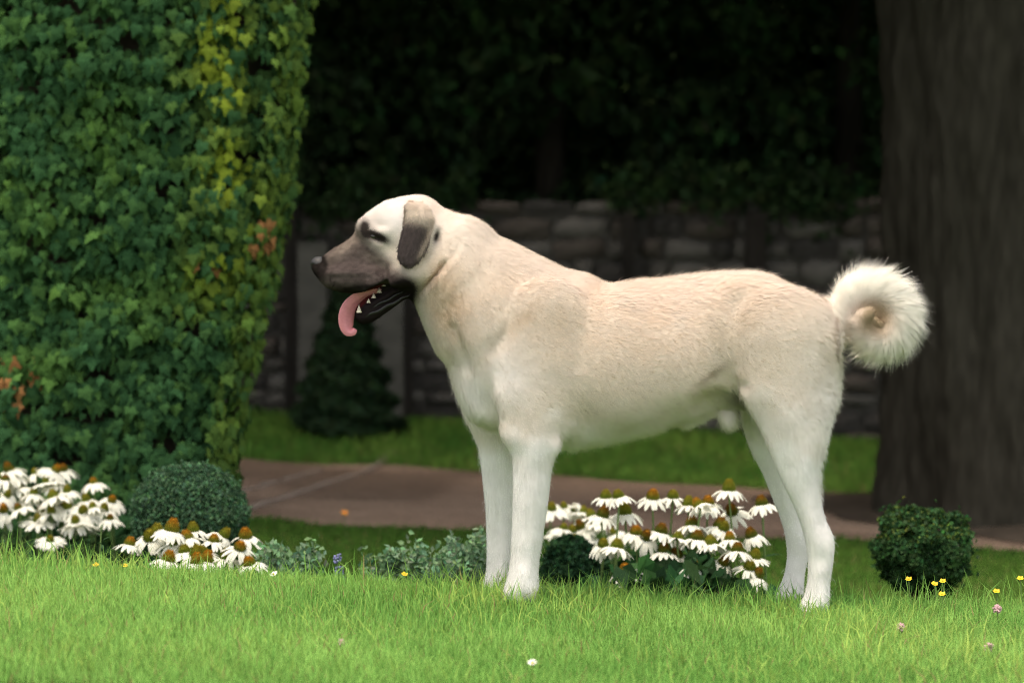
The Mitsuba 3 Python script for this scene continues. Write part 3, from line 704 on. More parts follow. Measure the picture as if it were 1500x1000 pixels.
rocks = [mikit.ply(rock(0.22, 0.12, R.uniform(0.035, 0.075), 60 + k), f'stone_mat_{k % 5}', smooth=50) for k in range(15)]
rest = []
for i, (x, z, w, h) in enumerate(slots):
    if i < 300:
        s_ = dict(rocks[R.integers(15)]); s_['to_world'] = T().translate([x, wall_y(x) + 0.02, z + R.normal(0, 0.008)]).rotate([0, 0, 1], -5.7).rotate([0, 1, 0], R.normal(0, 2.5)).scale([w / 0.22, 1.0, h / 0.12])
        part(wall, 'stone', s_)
    else:
        v, f = rock(w, h, R.uniform(0.035, 0.075), 200 + i); rest.append((v + np.array([x, wall_y(x) + 0.02, z]), f))
part(wall, 'stones', mikit.ply(join(rest), 'stone_mat_0', smooth=50), stuff=True)
# smooth stone piers and dark timber posts in front of it
def pier(px, w, d_, top, mat, name, label, cat):
    x = at(px, 0, 10.6)[0]; y = wall_y(x) - 0.10 - d_ / 2
    zb = wall_base(x) - 0.1
    b = trimesh.creation.box([w, d_, top - zb]); b = b.subdivide().subdivide().subdivide()
    v = np.array(b.vertices)
    v += (meshkit.fbm(v * 9 + px, 3, 2)[:, None] - 0.5) * np.array([0.03, 0.03, 0.0]) 
    k = thing(name, label, cat)
    scene[k] = mikit.ply((v + np.array([x, y, (top + zb) / 2]), b.faces), mat, smooth=40)
scene['pier_mat'] = diffuse(mikit.proc(lambda p, n, uv: mix((0.08, 0.078, 0.071), (0.19, 0.182, 0.165), fbm(p.x * 7, p.y * 7, p.z * 11, 4))))
scene['post_mat'] = diffuse(mikit.proc(lambda p, n, uv: mix((0.018, 0.017, 0.016), (0.045, 0.04, 0.036), fbm(p.x * 40, p.y * 40, p.z * 5))))
pier(452, 0.20, 0.14, 1.0, 'pier_mat', 'wall_pier', 'light grey stone pier on the wall left of the conical conifer', 'pier')
pier(566, 0.20, 0.12, 0.95, 'pier_mat', 'wall_pier', 'smooth grey stone pier on the wall right of the conical conifer', 'pier')
pier(419, 0.09, 0.09, 1.25, 'post_mat', 'timber_post', 'dark timber post by the wall next to the ivy pillar', 'post')
pier(594, 0.07, 0.09, 1.2, 'post_mat', 'timber_post', 'dark timber post behind the dog\'s throat', 'post')
pier(922, 0.08, 0.09, 1.2, 'post_mat', 'timber_post', 'dark timber post at the wall above the dip in the dog\'s back', 'post')
pier(1108, 0.14, 0.09, 1.2, 'post_mat', 'timber_post', 'broad dark timber post at the wall above the dog\'s rump', 'post')

# ------------------------------------------------------------------ foliage builder
LEAF = (np.array([[0, -0.5, 0], [-0.32, -0.1, 0.05], [0.32, -0.1, 0.05], [0, 0.0, -0.02], [0, 0.5, 0.0]]), np.array([[0, 3, 1], [0, 2, 3], [1, 3, 4], [3, 2, 4]]))
def leaf_cloud(pos, out, size, seed, base, var=0.25, template=LEAF, jitter=0.6, droop=0.5):
    """leaves at pos, facing roughly along out; a colour per leaf"""
    R = rng(seed); n = len(pos)
    down = unit(R.normal(0, 1, (n, 3)) + np.array([0, 0, -1.0]) * droop * 2)
    ax, ay, az = frames(unit(out + R.normal(0, jitter, (n, 3))), down)
    v, f = scatter(template[0], template[1], pos, ax, ay, az, size * R.uniform(0.7, 1.3, n))
    base = np.asarray(base, float)
    if base.ndim == 1: base = np.tile(base, (n, 1))
    c = base * (1 + var * R.normal(0, 1, (n, 1))) * (1 + 0.10 * R.normal(0, 1, (n, 3)))
    return v, f, np.repeat(np.clip(c, 0.003, 0.9), len(template[0]), 0)

def crown_points(n, centre, radii, seed, clumps, shell=0.35):
    R = rng(seed)
    cc = unit(R.normal(0, 1, (clumps, 3))) * R.uniform(0.35, 1.0, (clumps, 1)) ** (1 / 2.0)
    cr = R.uniform(0.16, 0.34, clumps)
    k = R.integers(0, clumps, n)
    d = unit(R.normal(0, 1, (n, 3))) * np.array([1, 1, 0.7])
    p = cc[k] + d * (cr[k] * R.uniform(shell, 1.0, n) ** 0.5)[:, None]
    return np.asarray(centre) + p * np.asarray(radii), unit(d + np.array([0, 0, 0.4]))

def bark_trunk(base, top, r0, r1, seed, sides=64, rows=70, flare=0.35, ridge=0.05, lean=None):
    R = rng(seed); base, top = np.array(base, float), np.array(top, float)
    V = []
    for i in range(rows):
        t = i / (rows - 1)
        c = base + (top - base) * t
        if lean is not None: c = c + lean(t)
        z = t * (top[2] - base[2])
        r = r0 + (r1 - r0) * t + flare * r0 * math.exp(-z / 0.28)
        for j in range(sides):
            a = 2 * np.pi * j / sides
            butt = 0.25 * math.exp(-z / 0.5) * math.cos(5 * a + seed)
            V.append([c[0], c[1], c[2], a, r * (1 + butt * 0.5), z])
    V = np.array(V); a = V[:, 3]; r = V[:, 4]
    q = np.stack([np.cos(a) * 5, np.sin(a) * 5, V[:, 5] * 0.9], 1)
    q2 = np.stack([np.cos(a) * 14, np.sin(a) * 14, V[:, 5] * 2.4], 1)
    rr = r * (1 + ridge * 2 * (meshkit.fbm(q, 3, seed) - 0.5) * 2 + ridge * 1.6 * (np.abs(meshkit.fbm(q2, 3, seed + 3) - 0.5) * 2 - 0.3))
    P = V[:, :3] + np.stack([np.cos(a) * rr, np.sin(a) * rr, 0 * a], 1)
    F = []
    for i in range(rows - 1):
        for j in range(sides):
            p0, p1 = i * sides + j, i * sides + (j + 1) % sides
            F += [[p0, p1, p1 + sides], [p0, p1 + sides, p0 + sides]]
    return P, np.array(F)

# ------------------------------------------------------------------ the big tree on the right; its crown shades everything behind the lawn
scene['bark_mat'] = {'type': 'twosided', 'b': {'type': 'bumpmap', 'arbitrary': mikit.proc(lambda p, n, uv: 0.02 * fbm(p.x * 30, p.y * 30, p.z * 6, 4), 0.004), 'scale': 1.0,
    'bsdf': {'type': 'diffuse', 'reflectance': mikit.proc(lambda p, n, uv: mix((0.026, 0.024, 0.018), (0.056, 0.051, 0.041), fbm(p.x * 12, p.y * 12, p.z * 2.2, 4)) * (0.75 + 0.5 * noise(p.x * 45, p.y * 45, p.z * 9)))}}}
big = thing('large_tree', 'huge old tree with thick grey brown trunk at the right edge', 'tree')
bx_, by_ = 2.62, 7.0
bz_ = float(ground_z(bx_, by_))
part(big, 'trunk', mikit.ply(bark_trunk([bx_, by_, bz_ - 0.1], [bx_ - 0.02, by_, 3.2], 0.60, 0.64, 3, 160, 170, 0.09, 0.055), 'bark_mat', smooth=True))
part(big, 'limb', mikit.ply(tube([[bx_, by_, 2.5], [bx_ - 0.9, by_ - 0.3, 3.3], [bx_ - 2.4, by_ - 0.6, 3.9], [bx_ - 4.2, by_ - 0.8, 4.3]], [0.42, 0.3, 0.2, 0.08], 14), 'bark_mat', smooth=True))
part(big, 'limb', mikit.ply(tube([[bx_, by_, 2.6], [bx_ + 0.8, by_ + 1.0, 3.8], [bx_ + 1.5, by_ + 2.6, 4.6]], [0.4, 0.26, 0.1], 14), 'bark_mat', smooth=True))
part(big, 'limb', mikit.ply(tube([[bx_, by_, 2.6], [bx_ - 0.4, by_ + 1.6, 3.7], [bx_ - 1.8, by_ + 3.6, 4.4]], [0.36, 0.24, 0.1], 14), 'bark_mat', smooth=True))
p, o = crown_points(33000, [0.0, 8.8, 4.3], [7.5, 4.9, 1.8], 21, 190)
p = p[(p[:, 2] > 2.55 + 0.12 * (p[:, 1] - 4))]; o = unit(rng(2).normal(0, 1, p.shape) + np.array([0, 0, 0.6]))
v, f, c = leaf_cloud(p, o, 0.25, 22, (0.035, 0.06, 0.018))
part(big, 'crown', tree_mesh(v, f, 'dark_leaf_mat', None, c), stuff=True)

# ------------------------------------------------------------------ dark trees behind the wall
def dark_tree(x, y, w, h, seed, label, base, size=0.13, n=9000, low=0.45):
    k = thing('background_tree', label, 'tree', None)
    zb = float(ground_z(x, y))
    part(k, 'trunk', mikit.ply(bark_trunk([x, y, zb - 0.1], [x, y, h * 0.8], 0.16, 0.06, seed, 16, 24, 0.3, 0.05), 'bark_mat', smooth=True))
    p, o = crown_points(n, [x, y, low + (h - low) / 2], [w, 1.15, (h - low) / 2], seed, 70)
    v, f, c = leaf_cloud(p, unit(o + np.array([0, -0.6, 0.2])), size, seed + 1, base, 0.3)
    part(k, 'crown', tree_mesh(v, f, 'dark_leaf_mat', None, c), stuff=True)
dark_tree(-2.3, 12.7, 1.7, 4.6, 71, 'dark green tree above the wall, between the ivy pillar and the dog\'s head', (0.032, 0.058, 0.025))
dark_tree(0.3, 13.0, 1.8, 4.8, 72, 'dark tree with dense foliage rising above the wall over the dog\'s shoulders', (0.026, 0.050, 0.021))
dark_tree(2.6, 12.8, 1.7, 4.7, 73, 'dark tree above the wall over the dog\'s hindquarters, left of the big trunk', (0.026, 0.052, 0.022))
# the wood goes on behind the trees and round both sides of the garden
R = rng(77)
wood = [R.uniform([-13, 14.2, -0.8], [13, 16.2, 6.5], (26000, 3)), R.uniform([-13, 16.5, 0.0], [13, 17.6, 6.8], (22000, 3)), R.uniform([-13, 5.0, -0.4], [-9, 14.5, 6.0], (9000, 3)), R.uniform([9, 5.0, -1.0], [13, 14.5, 6.0], (9000, 3))]
p = np.vstack(wood)
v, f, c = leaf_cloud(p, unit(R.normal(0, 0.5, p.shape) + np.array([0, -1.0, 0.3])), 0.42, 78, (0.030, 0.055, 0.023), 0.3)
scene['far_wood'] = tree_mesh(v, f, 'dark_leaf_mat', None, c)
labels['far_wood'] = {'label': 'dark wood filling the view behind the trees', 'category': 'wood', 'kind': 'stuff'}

# climbers hanging over the top of the wall
def climber(x0, x1, drop, seed, n, label):
    k = thing('wall_climber', label, 'climber'); R = rng(seed); P, S = [], []
    for j in range(26):
        x = x0 + (x1 - x0) * R.random(); L_ = drop * R.uniform(0.25, 1.0) * (0.5 + meshkit.noise(np.array([[x * 2.2, seed, 0.0]]))[0])
        y = wall_y(x) - 0.08; zt = wtop + R.uniform(0.0, 0.25)
        pl = np.array([[x, y + 0.25, wtop + 0.02], [x + 0.02, y + 0.02, zt], [x + R.normal(0, 0.06), y - 0.02, zt - 0.5 * L_], [x + R.normal(0, 0.1), y - 0.03, zt - L_]])
        S.append(pl); m = n // 26; t = R.random(m) * 3; i = np.minimum(t.astype(int), 2)
        P.append(pl[i] + (pl[i + 1] - pl[i]) * (t - i)[:, None] + R.normal(0, 0.07, (m, 3)) * np.array([1, 0.5, 1]))
    for pl in S[:6]: part(k, 'stem', mikit.ply(tube(pl, [0.012, 0.01, 0.008, 0.004], 5), 'bark_mat', smooth=True))
    P = np.vstack(P)
    v, f, c = leaf_cloud(P, np.tile([0, -1.0, 0.4], (len(P), 1)), 0.085, seed + 1, (0.026, 0.048, 0.02), 0.3)
    part(k, 'foliage', tree_mesh(v, f, 'dark_leaf_mat', None, c), stuff=True)
climber(-1.5, -0.3, 0.20, 301, 800, 'dark climber draped over the wall above the dog\'s head')
climber(0.6, 1.6, 0.12, 302, 500, 'dark climber on the wall top above the middle of the dog\'s back')
climber(1.7, 3.0, 0.20, 303, 800, 'dark climber draped over the wall above the dog\'s rump and tail')

# ------------------------------------------------------------------ conical conifer and ball shrubs
NEEDLE = (np.array([[0, -0.5, 0], [-0.2, 0.0, 0.03], [0.2, 0.0, 0.03], [0, 0.5, 0]]), np.array([[0, 2, 1], [1, 2, 3]]))
def conifer(px, y, w, h, seed, label, base):
    x = at(px, 0, y)[0]; zb = float(ground_z(x, y))
    k = thing('conifer', label, 'conifer')
    part(k, 'trunk', mikit.ply(tube([[x, y, zb - 0.05], [x, y, zb + h * 0.9]], [0.05, 0.015]), 'bark_mat', smooth=True))
    R = rng(seed); n = 9000
    t = R.uniform(0, 1, n) ** 1.5; a = R.uniform(0, 2 * np.pi, n)
    prof = (1 - t) ** 0.8 * (0.9 + 0.14 * np.sin(t * 40 + 3 * a)) * R.uniform(0.55, 1.0, n) ** 0.4
    p = np.stack([x + w * prof * np.cos(a), y + w * prof * np.sin(a), zb + 0.02 + t * h], 1)
    out = np.stack([np.cos(a), np.sin(a), 0 * a + 0.5], 1)
    v, f, c = leaf_cloud(p, out, 0.075, seed, base, 0.3, NEEDLE, 0.5, 0.1)
    part(k, 'crown', tree_mesh(v, f, 'dark_leaf_mat', None, c), stuff=True)
conifer(507, 9.9, 0.40, 1.02, 81, 'dark cone shaped conifer in front of the wall below the dog\'s head', (0.022, 0.042, 0.02))

def ball_shrub(px, py, y, rx, rz, seed, name, label, base, size, n, extra=None, cat='shrub', rough=1.0):
    c0 = at(px, py, y); k = thing(name, label, cat)
    zb = float(ground_z(c0[0], y))
    for j in range(4):
        part(k, 'stem', mikit.ply(tube([[c0[0], y, zb - 0.02], [c0[0] + 0.05 * math.cos(j * 1.7), y + 0.05 * math.sin(j * 1.7), c0[2]], [c0[0] + 0.6 * rx * math.cos(j * 1.7), y + 0.6 * rx * math.sin(j * 1.7), c0[2] + 0.5 * rz]], [0.014, 0.01, 0.005], 6), 'bark_mat', smooth=True))
    R = rng(seed); d = unit(R.normal(0, 1, (n, 3)))
    r = (R.uniform(0.5, 1.0, n) ** 0.35) * (0.92 + 0.22 * (meshkit.fbm(d * 2.6, 3, seed) - 0.5) * 2 * rough)
    stray = R.random(n) < 0.03; r[stray] *= R.uniform(1.02, 1.0 + 0.16 * rough, stray.sum())
    p = c0 + d * r[:, None] * np.array([rx, rx * 0.95, rz])
    low = p[:, 2] < zb + 0.01; p = p[~low]; d = d[~low]
    col = np.tile(base, (len(p), 1))
    if extra is not None: col = extra(p, d, col, R)
    v, f, c = leaf_cloud(p, unit(d + np.array([0, 0, 0.35])), size, seed + 1, col, 0.22, LEAF, 0.55, 0.1)
    part(k, 'foliage', tree_mesh(v, f, 'leaf_mat', None, c), stuff=True)
    return k
ball_shrub(277, 752, 1.75, 0.205, 0.175, 91, 'boxwood_ball', 'clipped round dark green shrub between the ivy pillar and the white flowers', (0.066, 0.135, 0.072), 0.013, 21000, None, 'shrub', 0.7)
ball_shrub(1352, 806, 1.55, 0.165, 0.145, 92, 'boxwood_bush', 'small dark green bush with paler tips at the lower right', (0.038, 0.085, 0.032), 0.018, 14000,
           lambda p, d, col, R: np.where(((d[:, 2] > 0.3) & (R.random(len(p)) < 0.16))[:, None], [0.13, 0.19, 0.045], col), 'shrub', 1.6)
ball_shrub(838, 838, 1.75, 0.105, 0.125, 93, 'low_shrub', 'low dark green shrub at the left foot of the coneflowers under the dog', (0.022, 0.055, 0.026), 0.020, 6000)
# ------------------------------------------------------------------ ivy-covered pillar on the left
ivy = thing('ivy_pillar', 'tall pillar wrapped in green ivy at the left edge', 'ivy pillar')
IY = 2.95; d_i = IY + CAM_D
def ivy_edge(z):                                    # right-hand edge (x) of the ivy at height z
    pts_z = [-0.5, 0.05, 0.35, 0.6, 0.85, 1.05, 1.4, 1.81, 2.6]
    pts_p = [335, 335, 352, 375, 395, 412, 430, 440, 450]
    return (np.interp(z, pts_z, pts_p) - 750) / FOC * d_i
ILEFT = (-18 - 750) / FOC * d_i
zb = float(ground_z(-1.4, IY))
scene['pillar_mat'] = diffuse(mikit.proc(lambda p, n, uv: mix((0.03, 0.028, 0.02), (0.07, 0.06, 0.045), fbm(p.x * 10, p.y * 10, p.z * 6))))
V, F, N_ = [], [], 28
zs = np.linspace(zb - 0.1, 2.6, 24)
for z in zs:
    r_ = ivy_edge(z) - 0.11; l_ = ILEFT + 0.10
    cx, hw = (r_ + l_) / 2, (r_ - l_) / 2
    for j in range(N_):
        a = 2 * np.pi * j / N_; ca, sa = math.cos(a), math.sin(a)
        V.append([cx + hw * np.sign(ca) * abs(ca) ** 0.6, IY + 0.05 + 0.30 * np.sign(sa) * abs(sa) ** 0.7, z])
for i in range(len(zs) - 1):
    for j in range(N_):
        a, b = i * N_ + j, i * N_ + (j + 1) % N_
        F += [[a, b, b + N_], [a, b + N_, a + N_]]
part(ivy, 'pillar', mikit.ply((np.array(V), np.array(F)), 'pillar_mat', smooth=True))
def ivy_leaf():
    """five-pointed lobed leaf hanging along +y, cupped a little, stalk at the origin"""
    o = np.array([(0, 0), (0.20, -0.16), (0.44, -0.10), (0.40, 0.12), (0.58, 0.34), (0.34, 0.42), (0.20, 0.62), (0, 1.0)])
    pts = np.vstack([o, [(-x, y) for x, y in o[-2:0:-1]]])
    z = -0.10 * np.abs(pts[:, 0]) - 0.16 * pts[:, 1] ** 2
    V = np.column_stack([pts, z]); c = np.array([[0, 0.30, 0.05]])
    n = len(V); V = np.vstack([V, c])
    F = np.array([[n, i, (i + 1) % n] for i in range(n)])
    return V, F
IVL = ivy_leaf()
R = rng(101)
n_front, n_side, n_edge = 11500, 3800, 420
P, O = [], []
def put(n, mode):
    z = R.uniform(zb + 0.02, 2.25, n)
    # leaves grow in loose horizontal tiers
    z = z + 0.008 * np.sin(z * 55 + 2.0 * R.random(n))
    r_ = ivy_edge(z); l_ = ILEFT
    u = R.random(n)
    if mode == 'front':
        x = l_ + (r_ - 0.06 - l_) * u
        q = (x - l_) / (r_ - l_) * 2 - 1
        y = IY - 0.30 - 0.07 * (1 - q ** 2) + R.uniform(-0.05, 0.05, n) + 0.12 * np.maximum(0, np.abs(q) - 0.7) / 0.3
        bump = meshkit.fbm(np.stack([x * 4, z * 4, 0 * x], 1), 3, 9) - 0.5
        y = y - 0.14 * bump
        out = np.stack([0.35 * q ** 3, -1 + 0 * q, 0.5 + 0 * q], 1)
    else:
        y = IY - 0.34 + 0.62 * u
        x = r_ - 0.05 + 0.05 * np.sin(u * 3.1) + R.normal(0, 0.022, n)
        out = np.stack([1 + 0 * u, -0.75 + 1.0 * u, 0.3 + 0 * u], 1)
    P.append(np.stack([x, y, z], 1)); O.append(unit(out))
put(n_front, 'front'); put(n_side, 'side')
P, O = np.vstack(P), np.vstack(O)
n = len(P)
gap = meshkit.fbm(np.stack([P[:, 0] * 9, P[:, 1] * 9, P[:, 2] * 13], 1), 2, 77)
keep = gap > 0.36; P, O = P[keep], O[keep]; n = len(P)
down = unit(np.array([0, -0.25, -1.0]) + np.stack([R.normal(0, 0.30, n), R.normal(0, 0.15, n), R.normal(0, 0.2, n)], 1))
ax, ay, az = frames(unit(O + R.normal(0, 0.40, (n, 3))), down)
size = R.uniform(0.027, 0.060, n)
# colour of each leaf: deep green, some fresh, a turning streak near the right edge, a few orange ones
pxx = 750 + P[:, 0] / (P[:, 1] + CAM_D) * FOC
edge_d = ivy_edge(P[:, 2]) - P[:, 0]
yel = np.exp(-((edge_d - 0.19 - 0.05 * np.sin(P[:, 2] * 5)) / 0.11) ** 2) * sstep(0.55, 0.85, P[:, 2]) * (0.35 + 1.2 * sstep(0.38, 0.66, meshkit.fbm(P * 6, 3, 4))) * 0.58
fresh = sstep(0.50, 0.75, meshkit.fbm(P * 4.2, 3, 14)) * 0.55 + 0.25 * (R.random(n) < 0.12)
side_y = 0.45 * (edge_d < 0.05)
deep, mid, yell, oran = np.array([0.030, 0.080, 0.032]), np.array([0.088, 0.180, 0.040]), np.array([0.20, 0.27, 0.03]), np.array([0.30, 0.15, 0.06])
lc = deep + (mid - deep) * np.clip(fresh + 0.2 * R.normal(0, 1, n), 0, 1)[:, None]
lc = lc + (yell - lc) * np.clip(yel * 1.7 * (R.random(n) > 0.42) * R.uniform(0.4, 1, n) + side_y * R.random(n), 0, 1)[:, None]
org = (R.random(n) < 0.025 * (yel > 0.45)) | ((np.abs(pxx - 30) < 32) & (np.abs(P[:, 2] - 0.42) < 0.09) & (R.random(n) < 0.22)) | ((np.abs(pxx - 385) < 16) & (np.abs(P[:, 2] - 0.93) < 0.06) & (R.random(n) < 0.4))
lc[org] = oran
lc = lc * (1 + 0.16 * R.normal(0, 1, (n, 1)))
lc = np.clip(lc, 0.006, 0.8)
front = P[:, 1] + 0.4 * np.abs(P[:, 0] - P[:, 0].mean())
order = np.argsort(-(size + 0.02 * (P[:, 1] < IY - 0.36) - 0.05 * ((P[:, 2] > 1.75) | (P[:, 2] < zb + 0.3))))
for i in order[:300]:
    v, f = scatter(IVL[0], IVL[1], P[i:i + 1], ax[i:i + 1], ay[i:i + 1], az[i:i + 1], size[i:i + 1])
    part(ivy, 'leaf', tree_mesh(v, f, 'leaf_mat', None, np.repeat(lc[i:i + 1], len(v), 0)))
i = order[300:]
v, f = scatter(IVL[0], IVL[1], P[i], ax[i], ay[i], az[i], size[i])
part(ivy, 'foliage', tree_mesh(v, f, 'leaf_mat', None, np.repeat(lc[i], len(IVL[0]), 0)), stuff=True)
for j in range(5):
    z = np.linspace(zb, 2.4, 12)
    xx = ivy_edge(z) - 0.02 - 0.03 * j + 0.02 * np.sin(z * 4 + j)
    part(ivy, 'stem', mikit.ply(tube(np.stack([xx, IY - 0.1 + 0.06 * j + 0.03 * np.sin(z * 3 + j), z], 1), 0.010, 6), 'bark_mat', smooth=True))

# ------------------------------------------------------------------ coneflowers
scene['cone_mat'] = diffuse(VC)
scene['fleaf_mat'] = {'type': 'principledthin', 'base_color': rgb(0.06, 0.12, 0.055), 'roughness': 0.5, 'spec_trans': 0.0, 'diff_trans': 0.4, 'eta': 1.4}
def cone_mesh(seed, r, h):
    """domed cone set with short spikes"""
    R = rng(seed); V, F = [], []
    rows, sides = 9, 16
    for i in range(rows):
        t = i / (rows - 1); rr = r * math.sqrt(max(0.0, 1 - t ** 1.9)) * (0.86 + 0.14 * math.sin(3.1 * min(1, t + 0.25))); z = h * t - 0.15 * h
        for j in range(sides): V.append([rr * math.cos(2 * np.pi * (j + 0.5 * (i % 2)) / sides), rr * math.sin(2 * np.pi * (j + 0.5 * (i % 2)) / sides), z])
    for i in range(rows - 1):
        for j in range(sides):
            a, b = i * sides + j, i * sides + (j + 1) % sides
            F += [[a, b, b + sides], [a, b + sides, a + sides]]
    V = np.array(V); nrm = unit(V * np.array([1, 1, 0.8]) + np.array([0, 0, 0.2 * h])); base = len(V)
    k = 0; W = [V]
    for i in range(0, rows - 1):
        for j in range(sides):
            p = V[i * sides + j]; q = nrm[i * sides + j]; s = 0.0022 * (1 - 0.5 * i / rows)
            t1 = unit(np.cross(q, [0.3, 0.2, 1.0])); t2 = np.cross(q, t1)
            W.append(np.array([p + t1 * s, p - 0.5 * s * t1 + 0.87 * s * t2, p - 0.5 * s * t1 - 0.87 * s * t2, p + q * 0.0055 + np.array([0, 0, 0.002])]))
            o = base + 4 * k; F += [[o, o + 1, o + 3], [o + 1, o + 2, o + 3], [o + 2, o, o + 3]]; k += 1
    return np.vstack(W), np.array(F)
def petal_mesh(seed, length, width, droop):
    R = rng(seed); V, F = [], []
    rows = 6
    for i in range(rows):
        t = i / (rows - 1)
        w = width * 0.5 * (0.45 + 0.75 * math.sin(math.pi * min(1, 0.18 + 0.74 * t)))
        if i == rows - 1: w *= 0.55
        ang = droop * (0.35 + 0.85 * t)
        x = length * t * math.cos(ang * 0.75); z = -length * t * math.sin(ang * 0.75)
        for s in (-1, 0, 1):
            V.append([x + (0.0015 if s == 0 and i == rows - 1 else 0), w * s, z - 0.10 * w * abs(s) + R.normal(0, 0.0004)])
    for i in range(rows - 1):
        for s in range(2):
            a = i * 3 + s
            F += [[a, a + 3, a + 4], [a, a + 4, a + 1]]
    return np.array(V), np.array(F)
def cone_shape(k, lo, hi):
    v, f = cone_mesh(k, 0.0160, 0.029); R = rng(k)
    t = sstep(0.002, 0.026, v[:, 2] + R.normal(0, 0.003, len(v)))[:, None]
    return tree_mesh(v, f, 'cone_mat', None, np.clip((np.asarray(lo) * (1 - t) + np.asarray(hi) * t) * R.uniform(0.7, 1.25, (len(v), 1)), 0.005, 0.9))
CONES = {c: [cone_shape(k, lo, hi) for k in range(3)] for c, lo, hi in (('green', (0.11, 0.14, 0.018), (0.21, 0.175, 0.02)), ('orange', (0.13, 0.14, 0.018), (0.36, 0.15, 0.015)), ('brown', (0.075, 0.095, 0.015), (0.20, 0.085, 0.012)))}
PETALS = {d: [petal_mesh(10 * k + int(d * 10), 0.046, 0.0125, d * 0.8) for k in range(4)] for d in (0.35, 0.8, 1.15)}
LEAFP = (np.array([[0, 0, 0], [-0.16, 0.3, 0.05], [0.16, 0.3, 0.05], [0, 0.35, 0], [-0.12, 0.65, 0.03], [0.12, 0.65, 0.03], [0, 0.68, -0.02], [0, 1.0, -0.10]]),
         np.array([[0, 3, 1], [0, 2, 3], [1, 3, 4], [3, 6, 4], [3, 2, 5], [3, 5, 6], [4, 6, 7], [6, 5, 7]]))
ORD = ['first', 'second', 'third', 'fourth', 'fifth', 'sixth', 'seventh', 'eighth', 'ninth', 'tenth', 'eleventh', 'twelfth', 'thirteenth', 'fourteenth', 'fifteenth', 'sixteenth']
def coneflower(px, py, y, droop, colour, label, group, seed, separate, scale=1.0):
    R = rng(seed)
    head = at(px, py, y); x0 = head[0] + R.normal(0, 0.03); y0 = y + R.normal(0, 0.03)
    zb = float(ground_z(x0, y0))
    k = thing('coneflower', label, 'flower', group)
    s = scale * R.uniform(0.82, 1.12)
    tilt = R.normal(0, 0.24, 2); up = unit(np.array([tilt[0], tilt[1] - 0.06, 1.0]))
    mid = np.array([(x0 + head[0]) / 2 + R.normal(0, 0.012), (y0 + y) / 2, (zb + head[2]) / 2])
    part(k, 'stem', mikit.ply(tube([[x0, y0, zb - 0.01], mid, head - up * 0.012, head], [0.0035, 0.003, 0.0028, 0.004], 6), 'stem_mat', smooth=True))
    a = unit(np.cross(up, [0.2, 1.0, 0.1])); b = np.cross(up, a)
    M4 = np.eye(4); M4[:3, 0], M4[:3, 1], M4[:3, 2], M4[:3, 3] = a * s * (1 if separate else 0.75), b * s * (1 if separate else 0.75), up * s * R.uniform(0.85, 1.15) * (1 if separate else 0.8), head
    c = dict(CONES[colour][seed % 3]); c['to_world'] = T(M4)
    part(k, 'cone', c)
    np_ = int(R.integers(14, 19)); ph = R.random() * 6.28; all_ = []
    for i in range(np_):
        ang = ph + 2 * np.pi * i / np_ + R.normal(0, 0.10)
        if R.random() < 0.05: continue
        v, f = PETALS[droop][R.integers(4)]
        rd = a * math.cos(ang) + b * math.sin(ang); td = np.cross(up, rd)
        st = R.uniform(0.85, 1.12); tw = R.normal(0, 0.16)
        w = head + (v[:, :1] * st + 0.011) * s * rd + v[:, 1:2] * s * (td * math.cos(tw) + up * math.sin(tw)) + (v[:, 2:3] * st * R.uniform(0.8, 1.25) - 0.002) * s * up
        all_.append((w, f))
    if separate:
        for w, f in all_: part(k, 'petal', mikit.ply((w, f), 'petal_mat', smooth=True))
    else:
        part(k, 'petals', mikit.ply(join(all_), 'petal_mat', smooth=True), stuff=True)
    for i in range(3):
        t = (i + 0.6) / 3.6; q = np.array([x0, y0, zb]) * (1 - t) + head * t
        ang = R.random() * 6.28; o = np.array([math.cos(ang), math.sin(ang), 0.35 - 0.2 * R.random()])
        ax_, ay_, az_ = frames(np.array([[0, 0, 1.0]]), unit(o)[None])
        v, f = scatter(LEAFP[0], LEAFP[1], q[None], ax_, ay_, az_, np.array([R.uniform(0.07, 0.13) * (1 - 0.4 * t)]))
        part(k, 'leaf', mikit.ply((v, f), 'fleaf_mat', smooth=True))
def clump(points, origin, scale, depth, where, group, seed, separate, fscale=1.0):
    """points: (u, v, colour, droop) as surveyed; rows are told apart by height for the labels"""
    R = rng(seed); pts = []
    for (u, v, c, d) in points: pts.append((origin[0] + u / scale, origin[1] + v / scale, c, d))
    ys = sorted(p[1] for p in pts); n = len(ys)
    cut = [ys[n // 3], ys[2 * n // 3]]
    rows = {'top': [], 'middle': [], 'bottom': []}
    for p in pts: rows['top' if p[1] < cut[0] else 'middle' if p[1] < cut[1] else 'bottom'].append(p)
    lo, hi = ys[0], ys[-1]
    i = 0
    for row, ps in rows.items():
        ps.sort()
        for j, (px, py, c, d) in enumerate(ps):
            t = (py - lo) / (hi - lo)
            y = depth + 0.26 * (0.5 - t) + R.normal(0, 0.03)
            tone = {'green': 'greenish', 'orange': 'orange', 'brown': 'brown'}[c]
            coneflower(px, py, y, d, c, f'white coneflower, {tone} cone, {ORD[j]} from left, {row} row of {where}', group, seed * 100 + i, separate, fscale)
            i += 1
g_, o_, b_ = 'green', 'orange', 'brown'
